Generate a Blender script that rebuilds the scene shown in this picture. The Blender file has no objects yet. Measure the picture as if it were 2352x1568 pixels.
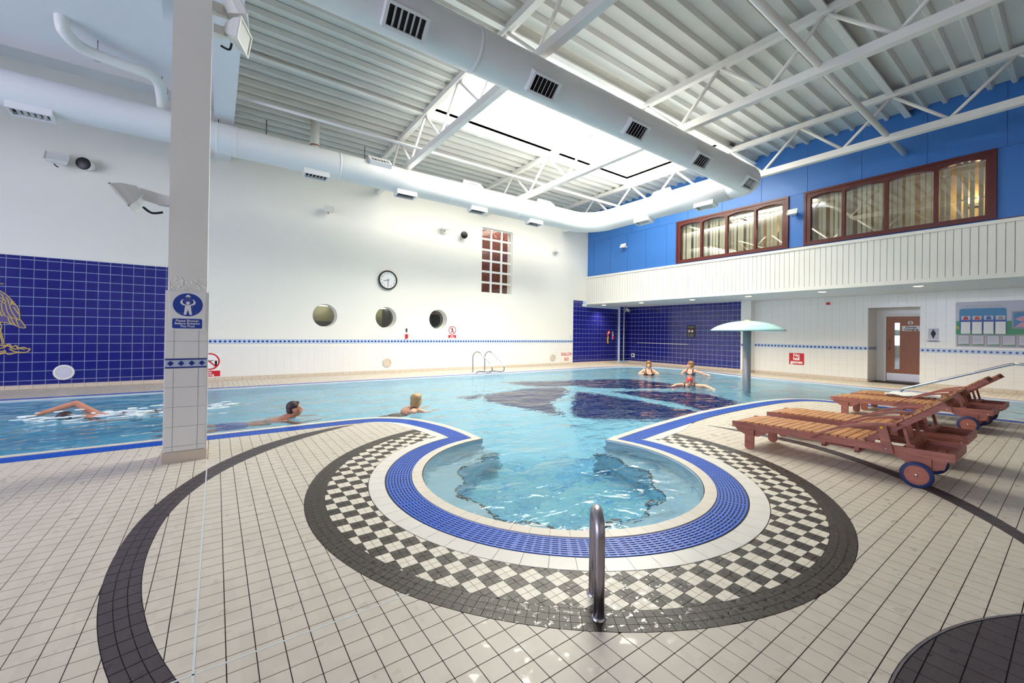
import bpy, bmesh, math, random
from mathutils import Vector, Matrix
from mathutils.geometry import tessellate_polygon
random.seed(7)
PI = math.pi
S = bpy.context.scene
COL = S.collection
# ------------------------------------------------------------------ camera
EYE = Vector((0, 0, 1.366))
yaw, pitch, roll = 0.6182225, 0.0054630, 0.0145988
fw = Vector((math.sin(yaw)*math.cos(pitch), math.cos(yaw)*math.cos(pitch), math.sin(pitch)))
rt = Vector((math.cos(yaw), -math.sin(yaw), 0)); up = rt.cross(fw)
cr_, sr_ = math.cos(roll), math.sin(roll)
R_, U_ = rt*cr_ + up*sr_, -rt*sr_ + up*cr_
cam = bpy.data.cameras.new('camera'); cam.sensor_width = 36; cam.sensor_fit = 'HORIZONTAL'
cam.lens = 942.635/2352*36; cam.shift_x = (1176-1166.277)/2352; cam.shift_y = (758.765-784)/2352
cam.clip_start = .05; cam.clip_end = 200
camo = bpy.data.objects.new('camera', cam); COL.objects.link(camo)
camo.matrix_world = Matrix(((R_.x, U_.x, -fw.x, EYE.x), (R_.y, U_.y, -fw.y, EYE.y), (R_.z, U_.z, -fw.z, EYE.z), (0, 0, 0, 1)))
S.camera = camo
# ------------------------------------------------------------------ world, lights, exposure
W = bpy.data.worlds.new('sky'); S.world = W; W.use_nodes = True
W.node_tree.nodes['Background'].inputs[0].default_value = (.80, .90, 1, 1)
W.node_tree.nodes['Background'].inputs[1].default_value = 3.0
def area(name, loc, target, sx, sy, power, col):
    l = bpy.data.lights.new(name, 'AREA'); l.shape = 'RECTANGLE'; l.size = sx; l.size_y = sy; l.energy = power; l.color = col
    o = bpy.data.objects.new(name, l); COL.objects.link(o); o.location = loc
    o.rotation_euler = (Vector(target)-Vector(loc)).to_track_quat('-Z', 'Y').to_euler(); return o
SKY_P, END_P, NEAR_P = 2500, 380, 40
area('rooflight_daylight', (8.3, 8.0, 7.75), (8.3, 8.0, 0), 8.6, 4.2, SKY_P, (1, .94, .80)).rotation_euler = (0, 0, 0)
area('end_window_daylight', (-8.6, 4.5, 3.0), (0, 5.5, 2.4), 9.0, 4.4, END_P, (.76, .71, 1))
area('near_fill', (4.0, -5.6, 3.4), (5, 4, 1.5), 12.0, 4.0, NEAR_P, (1, .95, .90))  # added fill light behind the camera; the near wall has no window
vs = S.view_settings; vs.view_transform = 'Standard'; vs.look = 'None'; vs.exposure = 0.0; vs.gamma = 1; vs.use_curve_mapping = False
cy = S.cycles; cy.use_denoising = True; cy.use_adaptive_sampling = True; cy.adaptive_threshold = .05; cy.max_bounces = 8; cy.diffuse_bounces = 4; cy.glossy_bounces = 5; cy.transmission_bounces = 8
cy.transparent_max_bounces = 12; cy.sample_clamp_indirect = 8; cy.blur_glossy = .6; cy.caustics_refractive = True; cy.caustics_reflective = True
# ------------------------------------------------------------------ materials
def lin(r, g, b):
    f = lambda c: c/255/12.92 if c/255 <= .04045 else ((c/255+.055)/1.055)**2.4
    return (f(r), f(g), f(b), 1)
class NT:
    def __init__(s, name):
        s.m = bpy.data.materials.new(name); s.m.use_nodes = True; s.t = s.m.node_tree; s.n = s.t.nodes; s.bsdf = s.n['Principled BSDF']; s.out = s.n['Material Output']
    def new(s, ty, **kw):
        n = s.n.new(ty)
        for k, v in kw.items(): setattr(n, k, v)
        return n
    def link(s, a, b): s.t.links.new(a, b)
def mat(name, rgb, rough=.5, metal=0, var=0, vscale=4, bump=0, bscale=60, emit=0, spec=.5, rvar=0, coat=0, alpha=1, stretch=None):
    k = NT(name); b = k.bsdf; c = lin(*rgb)
    b.inputs['Base Color'].default_value = c; b.inputs['Roughness'].default_value = rough; b.inputs['Metallic'].default_value = metal
    b.inputs['Specular IOR Level'].default_value = spec; b.inputs['Coat Weight'].default_value = coat
    if emit: b.inputs['Emission Color'].default_value = c; b.inputs['Emission Strength'].default_value = emit
    if var or bump or rvar:
        g = k.new('ShaderNodeNewGeometry'); src = g.outputs['Position']
        if stretch:
            mp = k.new('ShaderNodeMapping'); mp.inputs['Scale'].default_value = stretch; k.link(src, mp.inputs['Vector']); src = mp.outputs['Vector']
        nz = k.new('ShaderNodeTexNoise'); nz.inputs['Scale'].default_value = vscale; nz.inputs['Detail'].default_value = 5; k.link(src, nz.inputs['Vector'])
        if var:
            mx = k.new('ShaderNodeMix', data_type='RGBA', blend_type='MULTIPLY'); mx.inputs[0].default_value = 1; mx.inputs[6].default_value = c
            mr = k.new('ShaderNodeMapRange'); mr.inputs[1].default_value = .3; mr.inputs[2].default_value = .7; mr.inputs[3].default_value = 1-var; mr.inputs[4].default_value = 1+var*.4
            k.link(nz.outputs['Fac'], mr.inputs[0]); k.link(mr.outputs[0], mx.inputs[7]); k.link(mx.outputs[2], b.inputs['Base Color'])
        if rvar:
            mr = k.new('ShaderNodeMapRange'); mr.inputs[1].default_value = .35; mr.inputs[2].default_value = .65; mr.inputs[3].default_value = max(0.02, rough-rvar); mr.inputs[4].default_value = rough+rvar
            k.link(nz.outputs['Fac'], mr.inputs[0]); k.link(mr.outputs[0], b.inputs['Roughness'])
        if bump:
            n2 = k.new('ShaderNodeTexNoise'); n2.inputs['Scale'].default_value = bscale; n2.inputs['Detail'].default_value = 4; k.link(src, n2.inputs['Vector'])
            bp = k.new('ShaderNodeBump'); bp.inputs['Strength'].default_value = bump; bp.inputs['Distance'].default_value = .01
            k.link(n2.outputs['Fac'], bp.inputs['Height']); k.link(bp.outputs['Normal'], b.inputs['Normal'])
    return k.m
M = {}
M['wall'] = mat('painted_plaster', (240, 237, 229), .55, var=.015, vscale=.6, bump=.03, bscale=90)
M['ceil'] = mat('painted_ceiling', (226, 228, 232), .6)
M['white'] = mat('white_gloss_paint', (236, 236, 232), .35)
M['steelwhite'] = mat('white_painted_steel', (232, 230, 226), .4, var=.03, vscale=3)
M['deck'] = mat('roof_deck_steel', (214, 214, 210), .45, var=.05, vscale=1.2)
M['duct'] = mat('duct_paint', (228, 230, 232), .42, var=.02, vscale=2)
M['blue'] = mat('blue_wall_paint', (54, 114, 190), .45, var=.03, vscale=1)
M['clad'] = mat('white_cladding', (234, 232, 224), .5)
M['cladgap'] = mat('cladding_groove', (170, 166, 162), .7)
M['bluetile'] = mat('cobalt_glazed_tile', (28, 30, 126), .14, var=.1, vscale=2.5, coat=.2)
M['grout'] = mat('pale_blue_grout', (188, 206, 232), .7)
M['whitetile'] = mat('white_glazed_tile', (236, 235, 233), .16, var=.015, vscale=5)
M['whitegrout'] = mat('grey_white_grout', (214, 214, 218), .7)
M['skirt'] = mat('beige_skirting_tile', (214, 200, 184), .3, var=.05, vscale=6)
M['dia_dark'] = mat('navy_diamond_tile', (32, 40, 140), .2)
M['dia_light'] = mat('sky_blue_border_tile', (186, 206, 230), .25)
M['black'] = mat('black_plastic', (18, 18, 20), .4)
M['darkgrey'] = mat('dark_grey', (52, 52, 54), .5)
M['chrome'] = mat('stainless_steel', (188, 186, 190), .2, 1, rvar=.08, vscale=20)
M['brushed'] = mat('brushed_steel', (172, 166, 172), .36, 1, rvar=.06, vscale=30)
M['red'] = mat('red_sign', (198, 30, 44), .4)
M['signwhite'] = mat('sign_white', (238, 238, 238), .4)
M['signblue'] = mat('sign_blue', (14, 58, 160), .35)
M['ink'] = mat('print_black', (24, 22, 24), .5)
M['gold'] = mat('gold_line_glaze', (206, 180, 112), .35)
M['goldwash'] = mat('mauve_wing_glaze', (86, 74, 140), .3)
M['redwood'] = mat('mahogany_frame', (92, 30, 24), .35, var=.2, vscale=8, stretch=(1, 8, 8))
M['wood'] = mat('lounger_frame_wood', (166, 98, 82), .45, var=.35, vscale=14, bump=.1, bscale=50, stretch=(3, .35, 3))
M['slat_lit'] = mat('lounger_wood_lit', (206, 146, 92), .42, var=.35, vscale=14, bump=.1, bscale=50, stretch=(.35, 3, 3))  # same wood as the frame; its golden lit look is put into the colour
M['woodend'] = mat('wheel_wood', (176, 104, 84), .5, var=.25, vscale=16, stretch=(3, .6, 3))
M['tyre'] = mat('navy_rubber_tyre', (34, 50, 100), .55)
M['oak'] = mat('door_veneer', (164, 102, 68), .4, var=.12, vscale=6, stretch=(6, 6, .6))
M['alu'] = mat('kick_plate', (206, 204, 208), .35, .6)
M['towel'] = mat('white_towel', (240, 238, 234), .9, bump=.5, bscale=160)
M['skin'] = mat('skin', (222, 168, 140), .5, var=.08, vscale=9)
M['skin2'] = mat('tanned_skin', (204, 142, 116), .5, var=.1, vscale=9)
M['hair_dark'] = mat('dark_hair', (62, 48, 52), .5, var=.3, vscale=40)
M['hair_blond'] = mat('blond_hair', (190, 156, 112), .5, var=.3, vscale=40)
M['hair_brown'] = mat('brown_hair', (150, 106, 62), .5, var=.35, vscale=40)
M['suit_black'] = mat('black_swimsuit', (28, 26, 36), .5)
M['suit_navy'] = mat('navy_swimsuit', (22, 40, 84), .5)
M['suit_brown'] = mat('dark_brown_swimsuit', (70, 38, 40), .5)
M['suit_blue'] = mat('blue_trunks', (46, 96, 190), .5)
M['cap'] = mat('red_swim_cap', (226, 66, 60), .35)
M['goggle'] = mat('dark_blue_goggles', (30, 34, 96), .2)
M['lip'] = mat('lips', (170, 84, 80), .5)
M['eye'] = mat('eye_dark', (40, 30, 28), .3)
M['foam'] = mat('foam', (236, 246, 250), .4)
M['basin'] = mat('pool_tile_pale', (222, 242, 252), .35, var=.06, vscale=1.3)
M['navytile'] = mat('navy_pool_mosaic', (18, 30, 96), .35, var=.2, vscale=3)
M['darkline'] = mat('dark_step_edge_tile', (40, 44, 50), .4)
M['mosaicwhite'] = mat('pale_blue_mosaic', (196, 220, 236), .3)
M['joint'] = mat('pale_sealant', (206, 212, 212), .5)
M['slot'] = mat('gutter_dark', (16, 22, 60), .6)
M['grate'] = mat('blue_grating_plastic', (20, 92, 206), .35, var=.08, vscale=9)
M['coping'] = mat('cream_coping_tile', (226, 216, 200), .3, var=.06, vscale=5)
M['coping2'] = mat('white_rim_tile', (226, 222, 214), .28, var=.05, vscale=6)
M['grt'] = mat('dark_floor_grout', (58, 48, 52), .8)
M['post'] = mat('satin_steel_post', (176, 174, 178), .42, .7)
M['canopy'] = mat('pale_aqua_canopy', (176, 222, 220), .25)
M['cream'] = mat('cream_interior_wall', (176, 152, 114), .7, var=.06)
M['blind'] = mat('cream_vertical_blind', (214, 208, 184), .6)
M['brick'] = mat('dark_red_brick', (112, 56, 48), .8, var=.25, vscale=12)
M['mortar'] = mat('brick_mortar', (70, 44, 40), .9)
M['olive'] = mat('olive_room', (150, 146, 108), .8)
M['darkroom'] = mat('dark_room', (44, 38, 36), .8)
M['lampwarm'] = mat('warm_lamp', (255, 214, 140), .5, emit=14)
M['lampdown'] = mat('downlight_glow', (255, 226, 168), .5, emit=9)
M['tube'] = mat('fluorescent_tube', (250, 250, 240), .5, emit=22)
M['yellow'] = mat('yellow_plastic', (236, 190, 24), .4)
M['floodglass'] = mat('flood_glass', (226, 228, 226), .2)
M['cable'] = mat('black_cable', (26, 26, 30), .5)
M['poster_teal'] = mat('poster_teal', (66, 134, 184), .4); M['poster_blue'] = mat('poster_blue', (60, 90, 176), .4)
M['poster_green'] = mat('poster_green', (70, 150, 110), .4); M['poster_lime'] = mat('poster_lime', (176, 180, 60), .4)
M['paper'] = mat('paper', (206, 206, 224), .5); M['frame_grey'] = mat('grey_frame', (160, 152, 160), .4)
M['orange'] = mat('poster_orange', (206, 92, 66), .5); M['pink'] = mat('poster_pink', (214, 160, 184), .5); M['paleyellow'] = mat('poster_yellow', (226, 214, 130), .5)
def glass_mat(name, tint, base, gain):
    k = NT(name); k.n.remove(k.bsdf)
    t = k.new('ShaderNodeBsdfTransparent'); t.inputs[0].default_value = tint
    g = k.new('ShaderNodeBsdfGlossy'); g.inputs['Roughness'].default_value = .02
    lw = k.new('ShaderNodeLayerWeight'); lw.inputs['Blend'].default_value = .5
    pw = k.new('ShaderNodeMath', operation='POWER'); pw.inputs[1].default_value = 3.0; k.link(lw.outputs['Facing'], pw.inputs[0])
    ma = k.new('ShaderNodeMath', operation='MULTIPLY_ADD'); ma.inputs[1].default_value = gain; ma.inputs[2].default_value = base; ma.use_clamp = True; k.link(pw.outputs[0], ma.inputs[0])
    mx = k.new('ShaderNodeMixShader'); k.link(ma.outputs[0], mx.inputs[0]); k.link(t.outputs[0], mx.inputs[1]); k.link(g.outputs[0], mx.inputs[2])
    k.link(mx.outputs[0], k.out.inputs['Surface']); return k.m
M['glass'] = glass_mat('window_glass', (.94, .95, .92, 1), .14, .8)
M['glass_clear'] = glass_mat('clear_pane', (.95, .96, .94, 1), .03, .35)
M['roofglass'] = glass_mat('rooflight_glazing', (.97, .98, .97, 1), .02, .1)
def floor_tile_mat(name, rgb, bvar, wet):
    """glazed non-slip tile: per-tile shade, dimples, wet patches that are only smoother"""
    k = NT(name); b = k.bsdf; g = k.new('ShaderNodeNewGeometry')
    sn = k.new('ShaderNodeVectorMath', operation='SNAP'); sn.inputs[1].default_value = (.1048, .1048, 1); k.link(g.outputs['Position'], sn.inputs[0])
    wn = k.new('ShaderNodeTexWhiteNoise'); k.link(sn.outputs[0], wn.inputs['Vector'])
    nz = k.new('ShaderNodeTexNoise'); nz.inputs['Scale'].default_value = 2.2; nz.inputs['Detail'].default_value = 6; k.link(g.outputs['Position'], nz.inputs['Vector'])
    ad = k.new('ShaderNodeMath', operation='ADD'); k.link(wn.outputs['Value'], ad.inputs[0]); k.link(nz.outputs['Fac'], ad.inputs[1])
    mr = k.new('ShaderNodeMapRange'); mr.inputs[1].default_value = .2; mr.inputs[2].default_value = 1.5; mr.inputs[3].default_value = 1-bvar; mr.inputs[4].default_value = 1+bvar*.5
    k.link(ad.outputs[0], mr.inputs[0])
    mx = k.new('ShaderNodeMix', data_type='RGBA', blend_type='MULTIPLY'); mx.inputs[0].default_value = 1; mx.inputs[6].default_value = lin(*rgb)
    k.link(mr.outputs[0], mx.inputs[7]); k.link(mx.outputs[2], b.inputs['Base Color'])
    dr = k.new('ShaderNodeTexNoise'); dr.inputs['Scale'].default_value = wet[0]; dr.inputs['Detail'].default_value = 3; k.link(g.outputs['Position'], dr.inputs['Vector'])
    r2 = k.new('ShaderNodeMapRange'); r2.inputs[1].default_value = wet[1]; r2.inputs[2].default_value = wet[1]+.05; r2.inputs[3].default_value = wet[2]; r2.inputs[4].default_value = wet[3]
    k.link(dr.outputs['Fac'], r2.inputs[0]); k.link(r2.outputs[0], b.inputs['Roughness'])
    vo = k.new('ShaderNodeTexVoronoi'); vo.inputs['Scale'].default_value = 230; vo.inputs['Randomness'].default_value = .2; k.link(g.outputs['Position'], vo.inputs['Vector'])
    b1 = k.new('ShaderNodeBump'); b1.inputs['Strength'].default_value = .06; b1.inputs['Distance'].default_value = .002; k.link(vo.outputs['Distance'], b1.inputs['Height'])
    b2 = k.new('ShaderNodeBump'); b2.inputs['Strength'].default_value = wet[4]; b2.inputs['Distance'].default_value = .004; k.link(r2.outputs[0], b2.inputs['Height']); k.link(b1.outputs[0], b2.inputs['Normal'])
    k.link(b2.outputs[0], b.inputs['Normal']); return k.m
M['beige'] = floor_tile_mat('beige_floor_tile', (204, 195, 181), .07, (9, .62, .42, .2, .05))
M['dark'] = floor_tile_mat('dark_brown_mosaic', (56, 48, 41), .10, (34, .57, .46, .14, .25))
M['ivory'] = floor_tile_mat('ivory_mosaic', (226, 218, 202), .06, (30, .60, .40, .16, .1))
M['blackarc'] = floor_tile_mat('charcoal_mosaic', (68, 60, 64), .12, (16, .60, .45, .25, .1))
def swirl_mat():
    k = NT('swirled_blue_mosaic'); b = k.bsdf; g = k.new('ShaderNodeNewGeometry')
    mp = k.new('ShaderNodeMapping'); mp.inputs['Scale'].default_value = (1.1, 2.4, 1); mp.inputs['Rotation'].default_value = (0, 0, -.6); k.link(g.outputs['Position'], mp.inputs['Vector'])
    nz = k.new('ShaderNodeTexNoise'); nz.inputs['Scale'].default_value = 2.0; nz.inputs['Detail'].default_value = 5; nz.inputs['Distortion'].default_value = 1.6; k.link(mp.outputs[0], nz.inputs['Vector'])
    cr = k.new('ShaderNodeValToRGB'); e = cr.color_ramp.elements
    e[0].position = .28; e[0].color = lin(112, 164, 214); e[1].position = .72; e[1].color = lin(236, 244, 248)
    for p, c in ((.42, (156, 204, 232)), (.52, (184, 224, 234)), (.60, (192, 230, 236))): q = e.new(p); q.color = lin(*c)
    k.link(nz.outputs['Fac'], cr.inputs[0]); k.link(cr.outputs[0], b.inputs['Base Color']); b.inputs['Roughness'].default_value = .3; return k.m
M['swirl'] = swirl_mat()
def water_mat():
    k = NT('pool_water'); k.n.remove(k.bsdf); g = k.new('ShaderNodeNewGeometry')
    def noise(sc, rot, stretch, det):
        mp = k.new('ShaderNodeMapping'); mp.inputs['Scale'].default_value = stretch; mp.inputs['Rotation'].default_value = (0, 0, rot); k.link(g.outputs['Position'], mp.inputs['Vector'])
        n = k.new('ShaderNodeTexNoise'); n.inputs['Scale'].default_value = sc; n.inputs['Detail'].default_value = det; n.inputs['Distortion'].default_value = .6; k.link(mp.outputs[0], n.inputs['Vector']); return n.outputs['Fac']
    a, b_ = noise(1.5, .5, (1, 1.5, 1), 3), noise(4.5, -.4, (1, 1.3, 1), 3)
    m1 = k.new('ShaderNodeMath', operation='MULTIPLY'); m1.inputs[1].default_value = .30; k.link(b_, m1.inputs[0])
    ad = k.new('ShaderNodeMath', operation='ADD'); k.link(a, ad.inputs[0]); k.link(m1.outputs[0], ad.inputs[1])
    bp = k.new('ShaderNodeBump'); bp.inputs['Strength'].default_value = 1; bp.inputs['Distance'].default_value = .062; k.link(ad.outputs[0], bp.inputs['Height'])
    rf = k.new('ShaderNodeBsdfRefraction'); rf.inputs['IOR'].default_value = 1.33; rf.inputs['Roughness'].default_value = 0; rf.inputs['Color'].default_value = (1, 1, 1, 1)
    gl = k.new('ShaderNodeBsdfGlossy'); gl.inputs['Roughness'].default_value = .02
    fr = k.new('ShaderNodeFresnel'); fr.inputs['IOR'].default_value = 1.33
    for n in (rf, gl, fr): k.link(bp.outputs[0], n.inputs['Normal'])
    mx = k.new('ShaderNodeMixShader'); k.link(fr.outputs[0], mx.inputs[0]); k.link(rf.outputs[0], mx.inputs[1]); k.link(gl.outputs[0], mx.inputs[2])
    k.link(mx.outputs[0], k.out.inputs['Surface'])
    va = k.new('ShaderNodeVolumeAbsorption'); va.inputs['Color'].default_value = (0, .80, .975, 1); va.inputs['Density'].default_value = .32; k.link(va.outputs[0], k.out.inputs['Volume']); return k.m
M['water'] = water_mat()
# ------------------------------------------------------------------ mesh helpers
class G:
    """collects verts/faces in world space; obj() links them as ONE mesh object"""
    def __init__(s): s.v = []; s.f = []; s.mi = []; s.cur = 0; s.smooth = []
    def add(s, vs, fs, smooth=False):
        n = len(s.v); s.v += [tuple(v) for v in vs]; s.f += [[i+n for i in f] for f in fs]; s.mi += [s.cur]*len(fs); s.smooth += [smooth]*len(fs); return s
    def box(s, x0, x1, y0, y1, z0, z1):
        return s.add([(x0, y0, z0), (x1, y0, z0), (x1, y1, z0), (x0, y1, z0), (x0, y0, z1), (x1, y0, z1), (x1, y1, z1), (x0, y1, z1)],
                     [(0, 3, 2, 1), (4, 5, 6, 7), (0, 1, 5, 4), (1, 2, 6, 5), (2, 3, 7, 6), (3, 0, 4, 7)])
    def bar(s, p, q, w, h, upv=(0, 0, 1)):
        p, q = Vector(p), Vector(q); d = (q-p).normalized(); u = Vector(upv)
        if abs(d.dot(u)) > .98: u = Vector((1, 0, 0))
        a = d.cross(u).normalized(); b = a.cross(d)
        vs = [c+a*(i*w/2)+b*(j*h/2) for c in (p, q) for i, j in ((-1, -1), (1, -1), (1, 1), (-1, 1))]
        return s.add(vs, [(3, 2, 1, 0), (4, 5, 6, 7), (0, 1, 5, 4), (1, 2, 6, 5), (2, 3, 7, 6), (3, 0, 4, 7)])
    def tube(s, pts, r, n=10, cap=True):
        pts = [Vector(p) for p in pts]; rs = r if isinstance(r, (list, tuple)) else [r]*len(pts); vs = []; fs = []; a = None
        for i, p in enumerate(pts):
            d = ((pts[min(i+1, len(pts)-1)]-p).normalized()+(p-pts[max(i-1, 0)]).normalized())
            d = d.normalized() if d.length > 1e-6 else Vector((0, 0, 1))
            if a is None: a = d.cross(Vector((0, 0, 1)) if abs(d.z) < .9 else Vector((1, 0, 0))).normalized()
            else: a = (a-d*a.dot(d)).normalized()
            b = d.cross(a)
            vs += [p+(a*math.cos(2*PI*k/n)+b*math.sin(2*PI*k/n))*rs[i] for k in range(n)]
        for i in range(len(pts)-1):
            for k in range(n): fs.append((i*n+k, i*n+(k+1) % n, (i+1)*n+(k+1) % n, (i+1)*n+k))
        s.add(vs, fs, True)
        if cap:
            m = len(s.v)-len(vs); s.f += [[m+k for k in range(n)][::-1], [m+(len(pts)-1)*n+k for k in range(n)]]; s.mi += [s.cur]*2; s.smooth += [False]*2
        return s
    def lathe(s, c, prof, n=24, axis=(0, 0, 1), smooth=True):
        c = Vector(c); ax = Vector(axis).normalized(); a = ax.cross(Vector((0, 0, 1)) if abs(ax.z) < .9 else Vector((1, 0, 0))).normalized(); b = ax.cross(a); vs = []; fs = []
        for r, h in prof: vs += [c+ax*h+(a*math.cos(2*PI*k/n)+b*math.sin(2*PI*k/n))*max(r, 1e-4) for k in range(n)]
        for i in range(len(prof)-1):
            for k in range(n): fs.append((i*n+k, i*n+(k+1) % n, (i+1)*n+(k+1) % n, (i+1)*n+k))
        return s.add(vs, fs, smooth)
    def ell(s, c, rx, ry, rz, n=14, m=9):
        vs = []; fs = []
        for i in range(m+1):
            t = PI*i/m
            for k in range(n): vs.append((c[0]+rx*math.sin(t)*math.cos(2*PI*k/n), c[1]+ry*math.sin(t)*math.sin(2*PI*k/n), c[2]-rz*math.cos(t)))
        for i in range(m):
            for k in range(n): fs.append((i*n+k, i*n+(k+1) % n, (i+1)*n+(k+1) % n, (i+1)*n+k))
        return s.add(vs, fs, True)
    def poly(s, loops, fn, d0, d1, back=True):
        """2-D polygon (outer loop + holes) extruded along fn(u,v,d) from d0 (front) to d1 (back)"""
        flat = [p for lp in loops for p in lp]; n = len(flat)
        tris = tessellate_polygon([[Vector((p[0], p[1], 0)) for p in lp] for lp in loops])
        vs = [fn(u, v, d0) for u, v in flat]+[fn(u, v, d1) for u, v in flat]; fs = []
        nrm = (Vector(fn(0, 0, d0))-Vector(fn(0, 0, d1)))
        for t in tris:
            a, b, c = [Vector(vs[i]) for i in t]
            t = tuple(t) if (b-a).cross(c-a).dot(nrm) > 0 else tuple(reversed(t))
            fs.append(t)
            if back: fs.append(tuple(i+n for i in reversed(t)))
        k = 0
        for lp in loops:
            m = len(lp)
            for i in range(m): j = (i+1) % m; fs.append((k+i, k+j, k+n+j, k+n+i))
            k += m
        return s.add(vs, fs)
    def obj(s, name, m, parent=None, origin=None):
        me = bpy.data.meshes.new(name); o_ = Vector(parent['_o'] if parent is not None and '_o' in parent else (0, 0, 0))
        if origin is not None: o2 = Vector(origin)
        else: o2 = o_
        me.from_pydata([(v[0]-o2.x, v[1]-o2.y, v[2]-o2.z) for v in s.v], [], s.f)
        ms = m if isinstance(m, (list, tuple)) else [m]
        for q in ms: me.materials.append(M[q] if isinstance(q, str) else q)
        if len(ms) > 1: me.polygons.foreach_set('material_index', s.mi)
        me.polygons.foreach_set('use_smooth', s.smooth); me.update()
        o = bpy.data.objects.new(name, me); COL.objects.link(o); o.location = o2-o_ if parent is not None else o2
        if parent is not None: o.parent = parent; o['_o'] = tuple(o2)
        elif origin is not None: o['_o'] = tuple(o2)
        return o
def rrect(x0, x1, y0, y1, r, n=5):
    out = []
    for cx, cy_, a in ((x1-r, y1-r, 0), (x0+r, y1-r, 90), (x0+r, y0+r, 180), (x1-r, y0+r, 270)):
        for i in range(n+1): t = math.radians(a+90*i/n); out.append((cx+r*math.cos(t), cy_+r*math.sin(t)))
    return out
def circ(cx, cy_, r, n=28, ry=None): return [(cx+r*math.cos(2*PI*i/n), cy_+(ry or r)*math.sin(2*PI*i/n)) for i in range(n)]
def rect(x0, x1, y0, y1): return [(x0, y0), (x1, y0), (x1, y1), (x0, y1)]
def PL(y): return lambda u, v, d: (u, y+d, v)            # left-wall style plane facing -y : u = x, v = z, d into the wall
def PR(x): return lambda u, v, d: (x+d, u, v)            # right-wall style plane facing -x : u = y, v = z
def tag(o, label=None, cat=None, group=None, kind=None):
    for k, v in (('label', label), ('category', cat), ('group', group), ('kind', kind)):
        if v: o[k] = v
    return o
def empty(name, loc, label, cat, group=None):
    o = bpy.data.objects.new(name, None); COL.objects.link(o); o.location = loc; o['_o'] = tuple(loc); o.empty_display_size = .2
    return tag(o, label, cat, group)
def copy_tree(o, parent=None):
    c = o.copy(); COL.objects.link(c)
    if parent is not None: c.parent = parent
    for ch in list(o.children): copy_tree(ch, c)
    return c
def arc_pts(c, r, a0, a1, n, fn):
    return [fn(c[0]+r*math.cos(math.radians(a0+(a1-a0)*i/n)), c[1]+r*math.sin(math.radians(a0+(a1-a0)*i/n))) for i in range(n+1)]
def catmull(P, n=8):
    out = []
    for i in range(len(P)-1):
        p0, p1, p2, p3 = P[max(i-1, 0)], P[i], P[i+1], P[min(i+2, len(P)-1)]
        for k in range(n):
            t = k/n
            out.append(tuple(.5*(2*p1[j]+(p2[j]-p0[j])*t+(2*p0[j]-5*p1[j]+4*p2[j]-p3[j])*t*t+(3*p1[j]-p0[j]-3*p2[j]+p3[j])*t**3) for j in range(len(p1))))
    out.append(tuple(P[-1])); return out
def text(g, body, size, org, right, upv, depth=.002, align='CENTER', bold=0.0, sx=1.0, ls=1.0):
    """lettering as mesh: laid on the plane at org with axes right/up, raised towards the viewer"""
    cu = bpy.data.curves.new('t', 'FONT'); cu.body = body; cu.size = size; cu.align_x = align; cu.align_y = 'CENTER'; cu.offset = bold; cu.space_line = ls; cu.resolution_u = 3
    o = bpy.data.objects.new('t', cu); COL.objects.link(o); dg = bpy.context.evaluated_depsgraph_get(); me = bpy.data.meshes.new_from_object(o.evaluated_get(dg))
    r, u = Vector(right), Vector(upv); nn = r.cross(u); org = Vector(org)
    g.add([org+r*(v.co.x*sx)+u*v.co.y+nn*depth for v in me.vertices], [list(p.vertices) for p in me.polygons])
    bpy.data.objects.remove(o); bpy.data.curves.remove(cu); bpy.data.meshes.remove(me); return g
XR, YLw, XB = 16.6, 13.18, 13.73
RW, LW = (0, -1, 0), (1, 0, 0)
# ================================================================== POOL OUTLINE AND FLOOR
import numpy as np
CL = (2.87, 3.12)                    # centre of the round lobe
C2 = (2.9, 3.14)                     # centre of the checkered ring
tip1 = (2.806, 4.478); tip2 = (4.132, 3.592)
segA = [(-7.0, 6.55), (-5, 6.55), (-3, 6.55), (-1, 6.55), (0, 6.55), (.8, 6.55)]+catmull([(1.4, 6.555), (1.8, 6.54), (2.18, 6.43), (2.54, 6.09), (2.73, 5.57), (2.81, 5.04), tip1], 6)
a1 = math.degrees(math.atan2(tip1[1]-CL[1], tip1[0]-CL[0])); a2 = 360+math.degrees(math.atan2(tip2[1]-CL[1], tip2[0]-CL[0]))
segB = [(CL[0]+1.355*math.cos(math.radians(a1+(a2-a1)*i/90)), CL[1]+1.355*math.sin(math.radians(a1+(a2-a1)*i/90))) for i in range(91)]
segA[-1] = segB[0]
segC = catmull([segB[-1], (5.15, 3.77), (6.94, 3.98), (8.6, 4.0), (9.7, 3.93), (10.45, 3.72), (10.85, 3.30), (10.98, 2.6), (11.02, 1.7), (11.15, .8), (11.25, -1), (11.3, -4)], 8)
segD = [(14.5, -4), (14.5, -2), (14.5, 0), (14.5, 2), (14.5, 4)]+catmull([(14.5, 5.6), (14.58, 6.8), (14.95, 8.0), (15.25, 9.2), (15.1, 10.3), (14.45, 11.05), (13.4, 11.3), (12.2, 11.33)], 6)+[(10, 11.3), (7, 11.27), (4, 11.25), (1, 11.25), (-2, 11.25), (-5, 11.25), (-7, 11.25)]
OUT = np.array(segA[:-1]+segB[:-1]+segC+segD)
PA, PB = OUT, np.roll(OUT, -1, axis=0); PD = PB-PA; PL2 = (PD**2).sum(1)
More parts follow.
